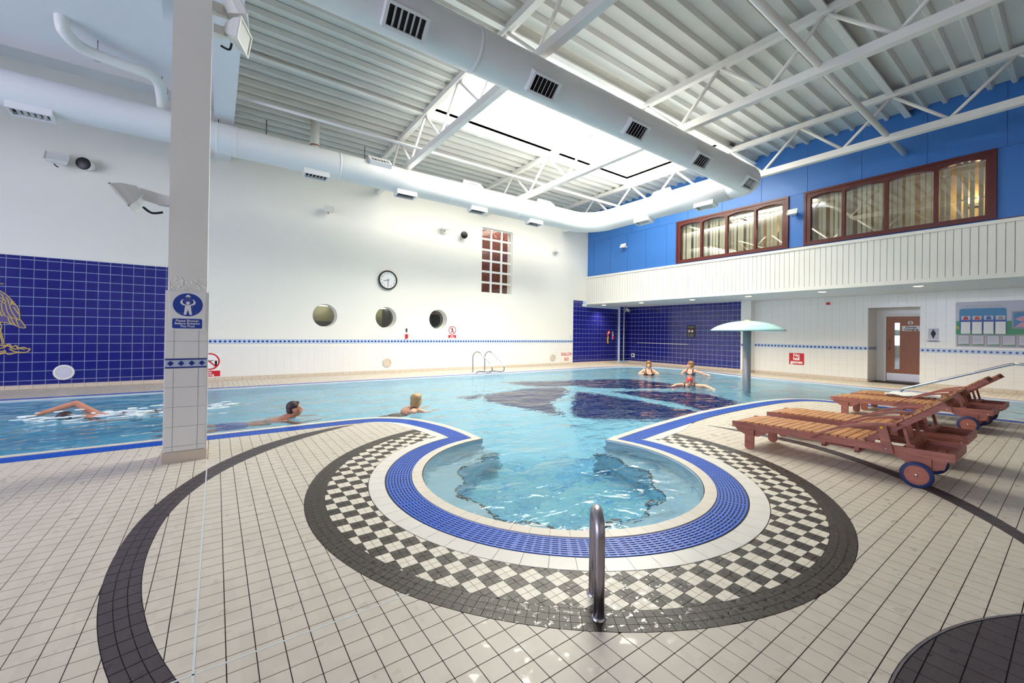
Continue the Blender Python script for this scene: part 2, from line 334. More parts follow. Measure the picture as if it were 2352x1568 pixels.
def sd_many(P):
    """signed distance to the pool outline, negative over the water"""
    P = np.asarray(P, float); out = np.empty(len(P))
    for k in range(0, len(P), 3000):
        q = P[k:k+3000]; w = q[:, None, :]-PA[None]
        t = np.clip((w*PD[None]).sum(2)/np.maximum(PL2, 1e-12), 0, 1); d = np.sqrt(((w-t[..., None]*PD[None])**2).sum(2)).min(1)
        y0, y1 = PA[None, :, 1], PB[None, :, 1]; yy = q[:, 1:2]
        with np.errstate(divide='ignore', invalid='ignore'):
            xx = PA[None, :, 0]+(yy-y0)/(y1-y0)*PD[None, :, 0]
        ins = (((y0 > yy) != (y1 > yy)) & (q[:, 0:1] < xx)).sum(1) % 2
        out[k:k+3000] = np.where(ins == 1, -d, d)
    return out
def sd(p): return float(sd_many([p])[0])
COP, GR0, GR1, RIM = .098, .104, .338, .478
def r2(p): return math.hypot(p[0]-C2[0], p[1]-C2[1])
def width(p):
    r = r2(p); t = min(max((r-2.6)/.7, 0), 1); return RIM+.004+(GR1+.006-RIM-.004)*t
def clip(P, g):
    """part of polygon P where g >= 0 (cut points found by linear interpolation)"""
    if not P: return P
    v = [g(p) for p in P]
    if min(v) >= 0: return P
    if max(v) <= 0: return []
    out = []
    for i in range(len(P)):
        a, b, va, vb = P[i], P[(i+1) % len(P)], v[i], v[(i+1) % len(P)]
        if va >= 0: out.append(a)
        if (va > 0) != (vb > 0) and va != vb: t = va/(va-vb); out.append((a[0]+(b[0]-a[0])*t, a[1]+(b[1]-a[1])*t))
    return out
def parea(P): return abs(sum(P[i][0]*P[(i+1) % len(P)][1]-P[(i+1) % len(P)][0]*P[i][1] for i in range(len(P))))/2
def project(x, y, z):
    d = Vector((x, y, z))-EYE; w = d.dot(fw)
    if w < .15: return None
    return (1166.3+942.6*d.dot(R_)/w, 758.8-942.6*d.dot(U_)/w, w)
def inview(x, y, z=0, m=380):
    q = project(x, y, z); return q is not None and -m < q[0] < 2352+m and -m < q[1] < 1568+m
def inframe(x, y, z=0):
    q = project(x, y, z); return q is not None and 0 < q[0] < 2352 and 0 < q[1] < 1568
class Pieces:
    """flat pieces of one kind: the 300 that show largest become parts, the rest one joined part"""
    def __init__(s): s.P = []
    def put(s, poly, m, key=None):
        if len(poly) >= 3 and parea(poly) > 8e-5: s.P.append((poly, m, key))
    def build(s, name, parent, z1=0.0, z0=-.006, top=300, rest=None):
        def size(it):
            cx, cy_ = sum(p[0] for p in it[0])/len(it[0]), sum(p[1] for p in it[0])/len(it[0])
            w = math.hypot(cx, cy_); return -(parea(it[0])/max(w, .3)**3)*(1 if inframe(cx, cy_, z1) else .001)
        s.P.sort(key=size); shared = {}
        for poly, m, key in s.P[:top]:
            c = (sum(p[0] for p in poly)/len(poly), sum(p[1] for p in poly)/len(poly))
            if key is not None and (key, m) in shared:
                o = bpy.data.objects.new(name, shared[(key, m)]); COL.objects.link(o); o.location = (c[0], c[1], 0); o.parent = parent; continue
            g = G(); flat_prism(g, [(p[0]-c[0], p[1]-c[1]) for p in poly], z0, z1); o = g.obj(name, m); o.location = (c[0], c[1], 0); o.parent = parent
            if key is not None: shared[(key, m)] = o.data
        left = s.P[top:]
        if left:
            ms = sorted({m for _, m, _ in left}); g = G()
            for poly, m, _ in left: g.cur = ms.index(m); flat_prism(g, poly, z0, z1)
            o = g.obj(rest or name+'_field', ms, parent); o['kind'] = 'stuff'
def flat_prism(g, P, z0, z1):
    if sum(P[i][0]*P[(i+1) % len(P)][1]-P[(i+1) % len(P)][0]*P[i][1] for i in range(len(P))) < 0: P = P[::-1]
    n = len(P); g.add([(p[0], p[1], z1) for p in P]+[(p[0], p[1], z0) for p in P], [tuple(range(n))]+[(i, i+n, (i+1) % n+n, (i+1) % n) for i in range(n)])
# ---- concrete/grout slab with the pool cut out
g = G()
hole = [tuple(p) for p in (OUT)]
def offset(seg, d):
    n = len(seg); out = []
    for i in range(n):
        a, b = seg[max(i-1, 0)], seg[min(i+1, n-1)]; dx, dy = b[0]-a[0], b[1]-a[1]; L = math.hypot(dx, dy) or 1
        out.append((seg[i][0]+dy/L*d, seg[i][1]-dx/L*d))
    return out
fl = lambda z: (lambda u, v, d: (u, v, z-d))
g.poly([rect(-9, 18, -6, 13.2), hole], fl(-.0035), 0, .25)
floor = tag(g.obj('floor', 'grt'), kind='structure')
# ---- crescents: polar tables about C
CC = (2.88, 3.125)
GOUT = [(112, 3.275), (118, 3.36), (126, 3.44), (135, 3.47), (144, 3.455), (154, 3.42), (162, 3.395), (168, 3.38), (175, 3.36), (181, 3.352), (190, 3.34), (197, 3.333), (232, 3.31)]
GIN = [(112, 3.255), (118, 3.235), (129, 3.235), (140, 3.248), (149, 3.258), (155, 3.255), (160, 3.246), (167, 3.230), (174, 3.207), (180, 3.196), (189, 3.183), (197, 3.178), (232, 3.16)]
HOUT = [(-82, 3.34), (-58, 3.395), (-49.5, 3.43), (-42, 3.452), (-32, 3.475), (-24.7, 3.51), (-18.7, 3.53), (-11.5, 3.48), (-3, 3.36), (4, 3.26)]
HIN = [(-82, 3.26), (-61.7, 3.287), (-52, 3.284), (-45.4, 3.295), (-40.7, 3.30), (-31.3, 3.33), (-24.2, 3.345), (-18, 3.345), (-12.6, 3.30), (-3, 3.25), (4, 3.24)]
def itp(T, a):
    for (a0, v0), (a1_, v1) in zip(T, T[1:]):
        if a0 <= a <= a1_: return v0+(v1-v0)*(a-a0)/(a1_-a0)
    return None
def polar(p):
    a = math.degrees(math.atan2(p[1]-CC[1], p[0]-CC[0])); return (a+360 if a < -90 else a), math.hypot(p[0]-CC[0], p[1]-CC[1])
def arcvals(p):
    a, r = polar(p)
    for To, Ti in ((GOUT, GIN), (HOUT, HIN)):
        o, i = itp(To, a), itp(Ti, a)
        if o is not None: return r, o, i
    return r, None, None
DISC = (2.285, -1.621, 2.067)
# ---- beige deck tiles on the axis-aligned grid
T = .1048; X0, Y0 = -.888, 2.798; GAP = .0022
beige, disc = Pieces(), Pieces()
ii = np.arange(-60, 168); jj = np.arange(-70, 100)
cells = []
for i in ii:
    for j in jj:
        x, y = X0+(i+.5)*T, Y0+(j+.5)*T
        if x < -6.9 or x > XR-.02 or y > YLw-.02 or y < -3.6 or not inview(x, y, 0, 900 if math.hypot(x, y) < 6 else 450): continue
        cells.append((i, j, x, y))
SDc = sd_many([(c[2], c[3]) for c in cells])
for (i, j, x, y), s_ in zip(cells, SDc):
    if s_ < .25: continue
    h = T/2-GAP; P = [(x-h, y-h), (x+h, y-h), (x+h, y+h), (x-h, y+h)]; full = True
    if s_ < .62: Q = clip(P, lambda p: sd(p)-width(p)); full = full and len(Q) == 4 and abs(parea(Q)-parea(P)) < 1e-7; P = Q
    if not P: continue
    r = r2((x, y))
    if r < 2.45:
        Q = clip(P, lambda p: r2(p)-2.352); full = full and Q == P; P = Q
        if not P: continue
    if abs(x) < .12 and y < 5.3 and y > 1.9: pass
    dd = math.hypot(x-DISC[0], y-DISC[1])
    if dd < DISC[2]+.1:
        Q = clip(P, lambda p: DISC[2]-.012-math.hypot(p[0]-DISC[0], p[1]-DISC[1])); disc.put(Q, 'blackarc', 'full' if Q == P and full else None)
        Q = clip(P, lambda p: math.hypot(p[0]-DISC[0], p[1]-DISC[1])-DISC[2]-.004); full = full and Q == P; P = Q
        if not P: continue
    rr, o, n = arcvals((x, y))
    if o is not None and n-.1 < rr < o+.1:
        f_o = lambda p: (lambda v: v[0]-(v[1] if v[1] is not None else 9)-GAP)(arcvals(p)); f_i = lambda p: (lambda v: (v[2] if v[2] is not None else -9)-GAP-v[0])(arcvals(p))
        Q1, Q2 = clip(P, f_o), clip(P, f_i); k = 'full' if full and (Q1 == P or Q2 == P) else None
        beige.put(Q1, 'beige', k); beige.put(Q2, 'beige', k)
    else: beige.put(P, 'beige', 'full' if full else None)
beige.build('floor_tile', floor); disc.build('disc_tile', floor)
# ---- crescent bands, three rows of charcoal mosaic
arc = Pieces()
for To, Ti, lo, hi in ((GOUT, GIN, 112, 231), (HOUT, HIN, -81, 4)):
    st = 1.75; n = int((hi-lo)/st)
    for k in range(n):
        A0, A1 = lo+k*st, lo+(k+1)*st; rows = 3 if itp(To, (A0+A1)/2)-itp(Ti, (A0+A1)/2) > .07 else 1
        for q in range(rows):
            P = []
            for a, f in ((A0+.04, q/rows), (A1-.04, q/rows), (A1-.04, (q+1)/rows), (A0+.04, (q+1)/rows)):
                o, i_ = itp(To, a), itp(Ti, a); r = i_+(o-i_)*f+(.0015 if f == q/rows else -.0015); P.append((CC[0]+r*math.cos(math.radians(a)), CC[1]+r*math.sin(math.radians(a))))
            c = P[0]
            if inview(*c) and sd(c) > .3: arc.put(clip(P, lambda p: sd(p)-width(p)), 'blackarc')
arc.build('arc_tile', floor)
# ---- dark ring (three rows) and checkered crescent
ring, chk = Pieces(), Pieces()
for q in range(3):
    n = 272
    for k in range(n):
        A0, A1 = 2*PI*k/n, 2*PI*(k+1)/n; r0, r1 = 2.2+q*.0495+.0012, 2.2+(q+1)*.0495-.0012; e = .0012/2.3
        P = [(C2[0]+r*math.cos(a), C2[1]+r*math.sin(a)) for r, a in ((r0, A0+e), (r0, A1-e), (r1, A1-e), (r1, A0+e))]
        s_ = sd(P[0])
        if s_ > .3: ring.put(clip(P, lambda p: sd(p)-width(p)) if s_ < .6 else P, 'dark')
h2 = T/4
for i in range(-2*30, 2*60):
    for j in range(-2*30, 2*35):
        x, y = X0+(i+.5)*T/2, Y0+(j+.5)*T/2; r = r2((x, y))
        if r > 2.26 or r < 1.2: continue
        s_ = sd((x, y))
        if s_ < .42: continue
        h = h2-.0014; P = [(x-h, y-h), (x+h, y-h), (x+h, y+h), (x-h, y+h)]; full = True
        if s_ < .56: P = clip(P, lambda p: sd(p)-width(p)-.002); full = False
        if r > 2.1 and P: Q = clip(P, lambda p: 2.199-r2(p)); full = full and Q == P; P = Q
        chk.put(P, 'dark' if ((i//2)+(j//2)) % 2 else 'ivory', 'full' if full else None)
ring.build('ring_tile', floor); chk.build('checker_tile', floor)
# ---- bands along the pool edge: coping, grate, rim
tipn = {}
for nm, T_, s1, s2 in (('1', segB[0], segA, segB), ('2', segB[-1], segB, segC)):
    n1 = Vector((s1[-1][1]-s1[-2][1], -(s1[-1][0]-s1[-2][0]))).normalized(); n2 = Vector((s2[1][1]-s2[0][1], -(s2[1][0]-s2[0][0]))).normalized()
    tipn[nm] = (T_, (n1+n2).normalized(), (Vector(s1[-2])-Vector(T_)), (Vector(s2[1])-Vector(T_)))
def tipclip(P, seg, c):
    for nm, sgs in (('1', ('A', 'B')), ('2', ('B', 'C'))):
        T_, b, back, fwd_ = tipn[nm]
        if seg not in sgs or math.hypot(c[0]-T_[0], c[1]-T_[1]) > 1.1: continue
        ref = back if seg == sgs[0] else fwd_; sg = 1 if b.x*ref.y-b.y*ref.x > 0 else -1
        P = clip(P, lambda p: sg*(b.x*(p[1]-T_[1])-b.y*(p[0]-T_[0]))-.0015)
    return P
def along(seg, step):
    """split a polyline by arc length: list of (points, normals) of every stretch"""
    L = [0]
    for a, b in zip(seg, seg[1:]): L.append(L[-1]+math.hypot(b[0]-a[0], b[1]-a[1]))
    n = max(1, round(L[-1]/step)); nrm = []
    for i in range(len(seg)):
        a, b = seg[max(i-1, 0)], seg[min(i+1, len(seg)-1)]; d = math.hypot(b[0]-a[0], b[1]-a[1]) or 1; nrm.append(((b[1]-a[1])/d, -(b[0]-a[0])/d))
    def at(s):
        s = min(max(s, 0), L[-1]-1e-9); k = 0
        lo, hi = 0, len(L)-2
        while lo < hi:
            m = (lo+hi+1)//2
            if L[m] <= s: lo = m
            else: hi = m-1
        k = lo; t = (s-L[k])/max(L[k+1]-L[k], 1e-9)
        return tuple(seg[k][j]+(seg[k+1][j]-seg[k][j])*t for j in (0, 1)), tuple(nrm[k][j]+(nrm[k+1][j]-nrm[k][j])*t for j in (0, 1))
    return [(L[-1]*k/n, L[-1]*(k+1)/n) for k in range(n)], at
def strip(at, s0, s1, d0, d1, n=3, gap=.001):
    a = []; b = []
    for k in range(n+1):
        p, m = at(s0+gap+(s1-s0-2*gap)*k/n); a.append((p[0]+m[0]*d0, p[1]+m[1]*d0)); b.append((p[0]+m[0]*d1, p[1]+m[1]*d1))
    return a, b
cop, rim = Pieces(), Pieces()
grate = empty('overflow_grate', (2.9, 1.4, 0), 'bright blue slotted overflow grating running along the whole pool edge', 'grating')
gutter = G()
for nm, seg in (('A', segA), ('B', segB), ('C', segC), ('D', segD)):
    for band, d0, d1, step, mt in ((cop, .002, COP, .13, 'coping'), (rim, GR1+.003, RIM, .125, 'coping2')):
        if band is rim and nm == 'D': continue
        spans, at = along(seg, step)
        for s0, s1 in spans:
            p, _ = at((s0+s1)/2)
            if not inview(*p): continue
            dd1 = d1
            if band is rim: q = at((s0+s1)/2); dd1 = width((q[0][0]+q[1][0]*.4, q[0][1]+q[1][1]*.4))-.004
            if dd1-d0 < .02: continue
            a, b = strip(at, s0, s1, d0, dd1, 2); P = tipclip(a+b[::-1], nm, p); band.put(P, mt)
    spans, at = along(seg, .30)
    for s0, s1 in spans:
        p, _ = at((s0+s1)/2)
        if not inview(*p): continue
        a, b = strip(at, s0, s1, GR0-.006, GR1+.004, 3, -.002); P = tipclip(a+b[::-1], nm, p)
        if len(P) > 2: flat_prism(gutter, P, -.06, -.028)
        near = math.hypot(*p) < 7.5; g = G(); nb = 9 if near else 4; w = (GR1-GR0); pit = w/nb
        for k in range(nb):
            a, b = strip(at, s0, s1, GR0+k*pit, GR0+(k+.56)*pit, 4 if near else 2, .0015); P = tipclip(a+b[::-1], nm, p)
            if len(P) > 2: flat_prism(g, P, -.022, .0005)
        nc = 6 if near else 2
        for k in range(nc+1):
            sc = s0+.006+(s1-s0-.012)*k/nc; a, b = strip(at, sc-.0065, sc+.0065, GR0, GR1-pit*.44, 1, 0); P = tipclip(a+b[::-1], nm, p)
            if len(P) > 2: flat_prism(g, P, -.022, -.001)
        if g.v: g.obj('grate_module', 'grate', grate)
cop.build('coping_tile', floor, .006, -.05); rim.build('rim_tile', floor, .001, -.006)
gutter.obj('gutter_channel', 'slot', floor)
# steel rim of the dark disc, sealant joints
g = G(); ns = 140; vs = []
for r, z in ((DISC[2]-.009, -.004), (DISC[2]-.009, .002), (DISC[2], .002), (DISC[2], -.004)): vs += [(DISC[0]+r*math.cos(2*PI*k/ns), DISC[1]+r*math.sin(2*PI*k/ns), z) for k in range(ns)]
g.add(vs, [(i*ns+k, i*ns+(k+1) % ns, (i+1)*ns+(k+1) % ns, (i+1)*ns+k) for i in range(3) for k in range(ns)]); g.obj('disc_rim', 'brushed', floor)
for x0, x1, y0, y1 in ((-.057, -.048, 1.2, 5.28), (-.6, .84, 2.028, 2.036)):
    g = G(); g.box(x0, x1, y0, y1, -.004, .0008); g.obj('sealant_joint', 'joint', floor)
# ================================================================== POOL BASIN AND WATER
ZB = -.95
OUTI = offset([tuple(OUT[-1])]+[tuple(p) for p in OUT]+[tuple(OUT[0])], -.006)[1:-1]
g = G(); n = len(OUT); vs = [(p[0], p[1], z) for z in (-.002, -.22, -2.0) for p in OUTI]
g.add(vs, [(k*n+(i+1) % n, k*n+i, (k+1)*n+i, (k+1)*n+(i+1) % n) for k in (0, 1) for i in range(n)]); g.mi = [0]*n+[1]*n
basin = tag(g.obj('pool_basin', ['mosaicwhite', 'basin']), kind='structure')
g = G(); prof = [(-7.2, -1.5), (-2.2, -1.5), (1.2, ZB), (15.6, ZB)]
for (xa, za), (xb, zb) in zip(prof, prof[1:]): g.add([(xa, -4.3, za), (xb, -4.3, zb), (xb, 11.6, zb), (xa, 11.6, za)], [(0, 1, 2, 3)])
g.obj('basin_floor', 'basin', basin)
# bench step round the lobe, dark nosing, swirled mosaic on the lobe floor
SC, SR = (2.93, 3.2), 1.02
b0, b1 = 92, 380; inner = [(SC[0]+(SR+.05*math.sin(k*.9))*math.cos(math.radians(b0+(b1-b0)*k/60)), SC[1]+(SR+.05*math.sin(k*.9))*math.sin(math.radians(b0+(b1-b0)*k/60))) for k in range(61)]
g = G(); g.poly([[(CL[0]+1.35*math.cos(math.radians(b0+(b1-b0)*k/60)), CL[1]+1.35*math.sin(math.radians(b0+(b1-b0)*k/60))) for k in range(61)]+inner[::-1]], fl(-.40), 0, .55)
g.obj('bench_step', 'basin', basin)
g = G()
for p, q in zip(inner, inner[1:]): g.bar((p[0], p[1], -.405), (q[0], q[1], -.405), .022, .02)
g.obj('step_nosing', 'darkline', basin)
g = G(); g.poly([circ(2.95, 3.15, 1.28, 48)], fl(ZB+.012), 0, .012); g.obj('lobe_mosaic', 'swirl', basin)
# navy mural shapes set into the pool floor (placed where the refracted view falls on them)
def bed(u, v, d=-ZB):
    ray = (R_*((u-1166.277)/942.635)+U_*(-(v-758.765)/942.635)+fw); t = -EYE.z/ray.z; hx, hy = ray.x*t, ray.y*t
    h = math.hypot(ray.x, ray.y); si = h/ray.length; tr = (si/1.33)/math.sqrt(1-(si/1.33)**2)
    return (hx+ray.x/h*d*tr, hy+ray.y/h*d*tr)
MUR = [[(1150, 876), (1313, 872), (1440, 869), (1530, 878), (1590, 888), (1480, 891), (1380, 889), (1313, 884), (1230, 886)],
       [(1400, 897), (1480, 896), (1600, 900), (1690, 920), (1680, 938), (1640, 947), (1560, 926), (1450, 906)],
       [(1326, 897), (1400, 907), (1500, 924), (1625, 950), (1500, 961), (1400, 961), (1312, 950), (1316, 915)],
       [(1112, 906), (1200, 891), (1292, 889), (1296, 905), (1266, 925), (1284, 950), (1200, 935), (1120, 919)],
       [(1045, 913), (1108, 903), (1092, 914)]]
for mu in MUR:
    pts = catmull([bed(*p) for p in mu]+[bed(*mu[0])], 4)[:-1]; g = G(); g.poly([pts], fl(ZB+.012), 0, .012); g.obj('mural_inlay', 'navytile', basin)
g = G(); g.poly([[tuple(p) for p in OUT]], fl(-.016), 0, 2.2); water = tag(g.obj('water', 'water'), kind='structure')
# ================================================================== ROOM SHELL
def struct(g, name, m, parent=None): return tag(g.obj(name, m, parent), kind='structure')
PH = [2.66, 4.51, 6.37]; PHZ, PHR = 1.80, .345
WIN = (8.13, 9.55, 2.88, 5.34)
LW_ = PL(YLw); RWf = PR(XR)
g = G(); g.poly([rect(-9, XR, -.1, 7.6)]+[circ(x, PHZ, PHR, 40)[::-1] for x in PH]+[rect(*WIN)[::-1]], LW_, 0, .34)
wall_left = struct(g, 'wall_left', 'wall')
# right wall, door niche cut out; upper part is the blue wall above the gallery front
NI = (2.76, 3.93, 0, 2.48)
g = G(); g.poly([[(-6, -.1), (NI[0], -.1), (NI[0], NI[3]), (NI[1], NI[3]), (NI[1], -.1), (YLw, -.1), (YLw, 2.72), (-6, 2.72)]], RWf, 0, 1.6)
wall_right = struct(g, 'wall_right', 'whitegrout')
g = G(); g.box(17.55, 17.7, NI[0]-.1, NI[1]+.1, -.1, 2.6); struct(g, 'wall_niche', 'whitetile')
g = G(); g.box(XB+.03, XR+.4, -6, YLw, 2.707, 2.9); struct(g, 'ceiling_soffit', 'ceil')
W1 = (5.1, 8.74, 4.0, 5.53); W2 = (1.12, 4.71, 4.0, 5.53); XU = 13.80
g = G(); g.poly([rect(-6, YLw, 2.9, 7.05), rect(*W1)[::-1], rect(*W2)[::-1]], PR(XU), .012, .15)
wall_upper = struct(g, 'wall_upper', 'blue')
# blue panels with shadow gaps
ys = [13.18, 12.79, 11.85, 10.96, 10.07, 9.15, 8.74]
def upanel(y0, y1, z0, z1):
    g = G(); g.box(XU, XU+.02, min(y0, y1)+.006, max(y0, y1)-.006, z0+.006, z1-.006); g.obj('wall_panel', 'blue', wall_upper)
for a, b in zip(ys, ys[1:]): upanel(a, b, 3.95, 5.53)
upanel(5.1, 4.71, 3.95, 5.53); upanel(1.12, -.3, 3.95, 5.53); upanel(-.3, -1.6, 3.95, 5.53)
yy = 13.18
while yy > -1.6: upanel(yy, yy-1.22, 5.53, 7.04); yy -= 1.22
g = G(); g.box(-9.1, -9, -6, 3.0-3.1+.1-.0, -.1, 7.6); g.box(-9.1, -9, 9.1, YLw, -.1, 7.6); g.box(-9.1, -9, -.1, 9.1, -.1, .7); g.box(-9.1, -9, -.1, 9.1, 5.4, 7.6); struct(g, 'wall_end', 'wall')
g = G(); g.box(-9, 18, -6.1, -6, -.1, 7.6); struct(g, 'wall_near', 'wall')
# gallery front: boards with grooves, cap and bottom trims
bal = G(); bal.box(XB+.018, XB+.25, -6, YLw, 2.72, 3.9); bal = struct(bal, 'wall_gallery', 'cladgap')
yb = YLw; bm = None
while yb > -1.2:
    if bm is None: g = G(); g.box(XB, XB+.02, -.127+.005, -.005+.0, 2.79, 3.88); o = g.obj('cladding_board', 'clad', bal); bm = o.data
    else: o = bpy.data.objects.new('cladding_board', bm); COL.objects.link(o); o.parent = bal
    o.location = (0, yb, 0); yb -= .127
g = G(); g.box(XB-.03, XB+.16, -6, YLw, 3.88, 3.955); struct(g, 'trim_1', 'clad')
g = G(); g.box(XB-.015, XB+.10, -6, YLw, 2.70, 2.80); struct(g, 'trim_2', 'clad')
g = G(); g.box(13.46, XB, YLw-.05, YLw-.004, 2.62, 2.70); struct(g, 'trim_3', 'white')
g = G(); g.box(XU-.012, XU+.03, -1.6, 1.12, 3.955, 3.99); g.box(XU-.012, XU+.03, 4.71, 5.1, 3.955, 3.99); struct(g, 'trim_4', 'redwood')
# ---- roof deck: one folded rib module after another, running along x, over both sides of the rooflight
def rz(y): return 6.93-.018*abs(y-5.6)
SKY = (4.25, 12.32, 6.15, 9.85)
ceil = G(); ceil.box(-.1, 14, -6, SKY[2], 7.12, 7.2); ceil.box(-.1, 14, SKY[3], YLw, 7.12, 7.2); ceil.box(-.1, SKY[0], SKY[2], SKY[3], 7.12, 7.2); ceil.box(SKY[1], 14, SKY[2], SKY[3], 7.12, 7.2)
ceil = struct(ceil, 'ceiling', 'deck')
pit = .343; y = YLw-.02
while y > -2.6:
    spans = [(.2, 13.85)]
    if SKY[2]-.1 < y-pit/2 < SKY[3]+.05: spans = [(.2, SKY[0]-.02), (SKY[1]+.02, 13.85)]
    for xa, xb in spans:
        g = G(); pr_ = [(0, .09), (.205, .09), (.243, 0), (.305, 0), (.343, .09)]
        for (ya, za), (yb_, zb) in zip(pr_, pr_[1:]):
            z0 = rz(y); g.add([(xa, y-ya, z0+za), (xb, y-ya, z0+za), (xb, y-yb_, z0+zb), (xa, y-yb_, z0+zb)], [(0, 1, 2, 3)])
        g.obj('deck_rib', 'deck', ceil)
    y -= pit
# rooflight: upstand, glazing bars and panes
g = G()
for a, b, c, d in ((SKY[0]-.04, SKY[0], SKY[2], SKY[3]), (SKY[1], SKY[1]+.04, SKY[2], SKY[3]), (SKY[0], SKY[1], SKY[2]-.04, SKY[2]), (SKY[0], SKY[1], SKY[3], SKY[3]+.04)): g.box(a, b, c, d, 6.88, 7.5)
rl = struct(g, 'window_1', 'white')
for k in range(4):
    xa, xb = SKY[0]+(SKY[1]-SKY[0])*k/4, SKY[0]+(SKY[1]-SKY[0])*(k+1)/4
    g = G(); g.add([(xa, SKY[2]-.03, 7.40), (xb, SKY[2]-.03, 7.40), (xb, SKY[3]+.03, 7.40), (xa, SKY[3]+.03, 7.40)], [(3, 2, 1, 0)]); g.obj('rooflight_pane', 'roofglass', rl)
    if k: g = G(); g.box(xa-.03, xa+.03, SKY[2], SKY[3], 7.36, 7.44); g.obj('glazing_bar', 'white', rl)
# ---- plaster ceiling, beam and bulkhead over the left bay
g = G(); g.box(-9, .0, -6, 10.95, 6.26, 7.0); g.box(-9, .0, -6, YLw, 7.02, 7.1); struct(g, 'ceiling_left', 'ceil')
g = G(); g.box(-.10, .255, -6, YLw, 5.80, 7.1); struct(g, 'beam', 'ceil')
g = G(); g.box(-9, -.72, -6, 8.2, 6.10, 6.27); struct(g, 'bulkhead', 'ceil')
# ---- tiled surfaces
class WallPieces:
    def __init__(s, fn, parent): s.fn, s.parent, s.P = fn, parent, []
    def put(s, u0, u1, v0, v1): s.P.append((u0, u1, v0, v1))
    def build(s, name, m, d0=-.008, d1=0, gap=.0035, top=300):
        def size(q):
            c = Vector(s.fn((q[0]+q[1])/2, (q[2]+q[3])/2, 0)); return (c-EYE).length/((q[1]-q[0])*(q[3]-q[2]))**.5+(0 if inframe(*c) else 1e4)
        s.P.sort(key=size); sh = {}
        def one(g, u0, u1, v0, v1): g.poly([rect(u0+gap/2, u1-gap/2, v0+gap/2, v1-gap/2)], s.fn, d0, d1, False)
        for q in s.P[:top]:
            k = (round(q[1]-q[0], 4), round(q[3]-q[2], 4)); base = Vector(s.fn(q[0], q[2], 0))
            if k in sh: o = bpy.data.objects.new(name, sh[k]); COL.objects.link(o)
            else:
                g = G(); one(g, *q); g.v = [tuple(Vector(v)-base) for v in g.v]; o = g.obj(name, m); sh[k] = o.data
            o.parent = s.parent; o.location = base
        if s.P[top:]:
            g = G()
            for q in s.P[top:]: one(g, *q)
            tag(g.obj(name+'_field', m, s.parent), kind='stuff')
# cobalt panel on the left wall, with a ledge
BX0, BX1 = -7.0, -.62
g = G(); g.box(BX0, BX1, YLw-.012, YLw, .09, 2.86); g.obj('tile_backing', 'grout', wall_left)
g = G(); g.box(BX0, BX1+.01, YLw-.05, YLw, 2.86, 2.90); g.obj('panel_ledge', 'white', wall_left)
wp = WallPieces(PL(YLw-.012), wall_left)
cols = [-3.619+.2*k for k in range(-7, 16)]
rows = [.09]+[2.785-.2*k for k in range(13, -1, -1)]+[2.86]
for a, b in zip(cols, cols[1:]):
    for c, d in zip(rows, rows[1:]):
        if a > -4.9 and b <= BX1+.01: wp.put(a, b, c, d)
wp.build('cobalt_tile', 'bluetile', gap=.012)
# cobalt tiles of the recess (left wall part and right wall part)
g = G(); g.box(12.92, 16.0, YLw-.006, YLw, .1, 2.86); g.obj('recess_backing', 'grout', wall_left)
wp = WallPieces(PL(YLw-.006), wall_left)
for k in range(16):
    for c, d in zip(rows, rows[1:]):
        u = 12.925+.2*k
        if u < 15.95 and not (d > 2.7 and u > 13.5): wp.put(u, min(u+.2, 15.95), c, d)
wp.build('recess_tile', 'bluetile', gap=.012)
g = G(); g.box(XR-.006, XR, 7.6, 13.05, .1, 2.71); g.obj('recess_backing', 'grout', wall_right)
wp = WallPieces(PR(XR-.006), wall_right)
for k in range(28):
    u1 = 13.05-.2*k
    if u1 > 7.6:
        for c, d in zip(rows, rows[1:]):
            if c < 2.69: wp.put(max(u1-.2, 7.6), u1, c, min(d, 2.705))
wp.build('cobalt_tile', 'bluetile', gap=.012)
g = G(); g.box(15.95, XR, 13.05, YLw, 0, 2.707); cb = struct(g, 'wall_corner', 'grout')
wp = WallPieces(PL(13.05), cb)
for a, b in ((15.95, 16.15), (16.15, 16.4), (16.4, 16.6)):
    for c, d in zip(rows, rows[1:]):
        if c < 2.69: wp.put(a, b, c, min(d, 2.705))
wp.build('cobalt_tile', 'bluetile', gap=.012)
# white tiles: right wall and pillar
wp = WallPieces(RWf, wall_right)
zr = [.1, .3, .5, .7, .9, .98, 1.10]+[1.10+.2*k for k in range(1, 9)]
for k in range(-6, 37):
    u0, u1 = .04+.2*k, .24+.2*k
    for c, d in zip(zr, zr[1:]):
        if (c, d) == (.98, 1.10): continue
        a, b = u0, min(u1, 7.27)
        if b-a < .02: continue
        if d <= NI[3]+.01:
            if a < NI[1] and b > NI[0]:
                if a < NI[0]-.02: wp.put(a, NI[0], c, d)
                if b > NI[1]+.02: wp.put(NI[1], b, c, d)
                continue
        wp.put(a, b, c, min(d, 2.70))
wp.build('white_tile', 'whitetile', gap=.003, d0=-.005)
g = G(); g.box(16.3, XR, 7.24, 7.6, 0, 2.707); pil = struct(g, 'column_2', 'whitetile')
g = G(); g.box(16.285, XR, 7.225, 7.615, 0, .1); g.obj('skirting', 'skirt', pil)
# white tiles of the left wall, below the diamond border
wp = WallPieces(LW_, wall_left)
for k in range(68):
    for c, d in zip(zr[:5], zr[1:5]):
        a = -.62+.2*k
        if a+.2 <= 12.93: wp.put(a, a+.2, c, d)
wp.build('white_tile', 'whitetile', gap=.0025, d0=-.004)
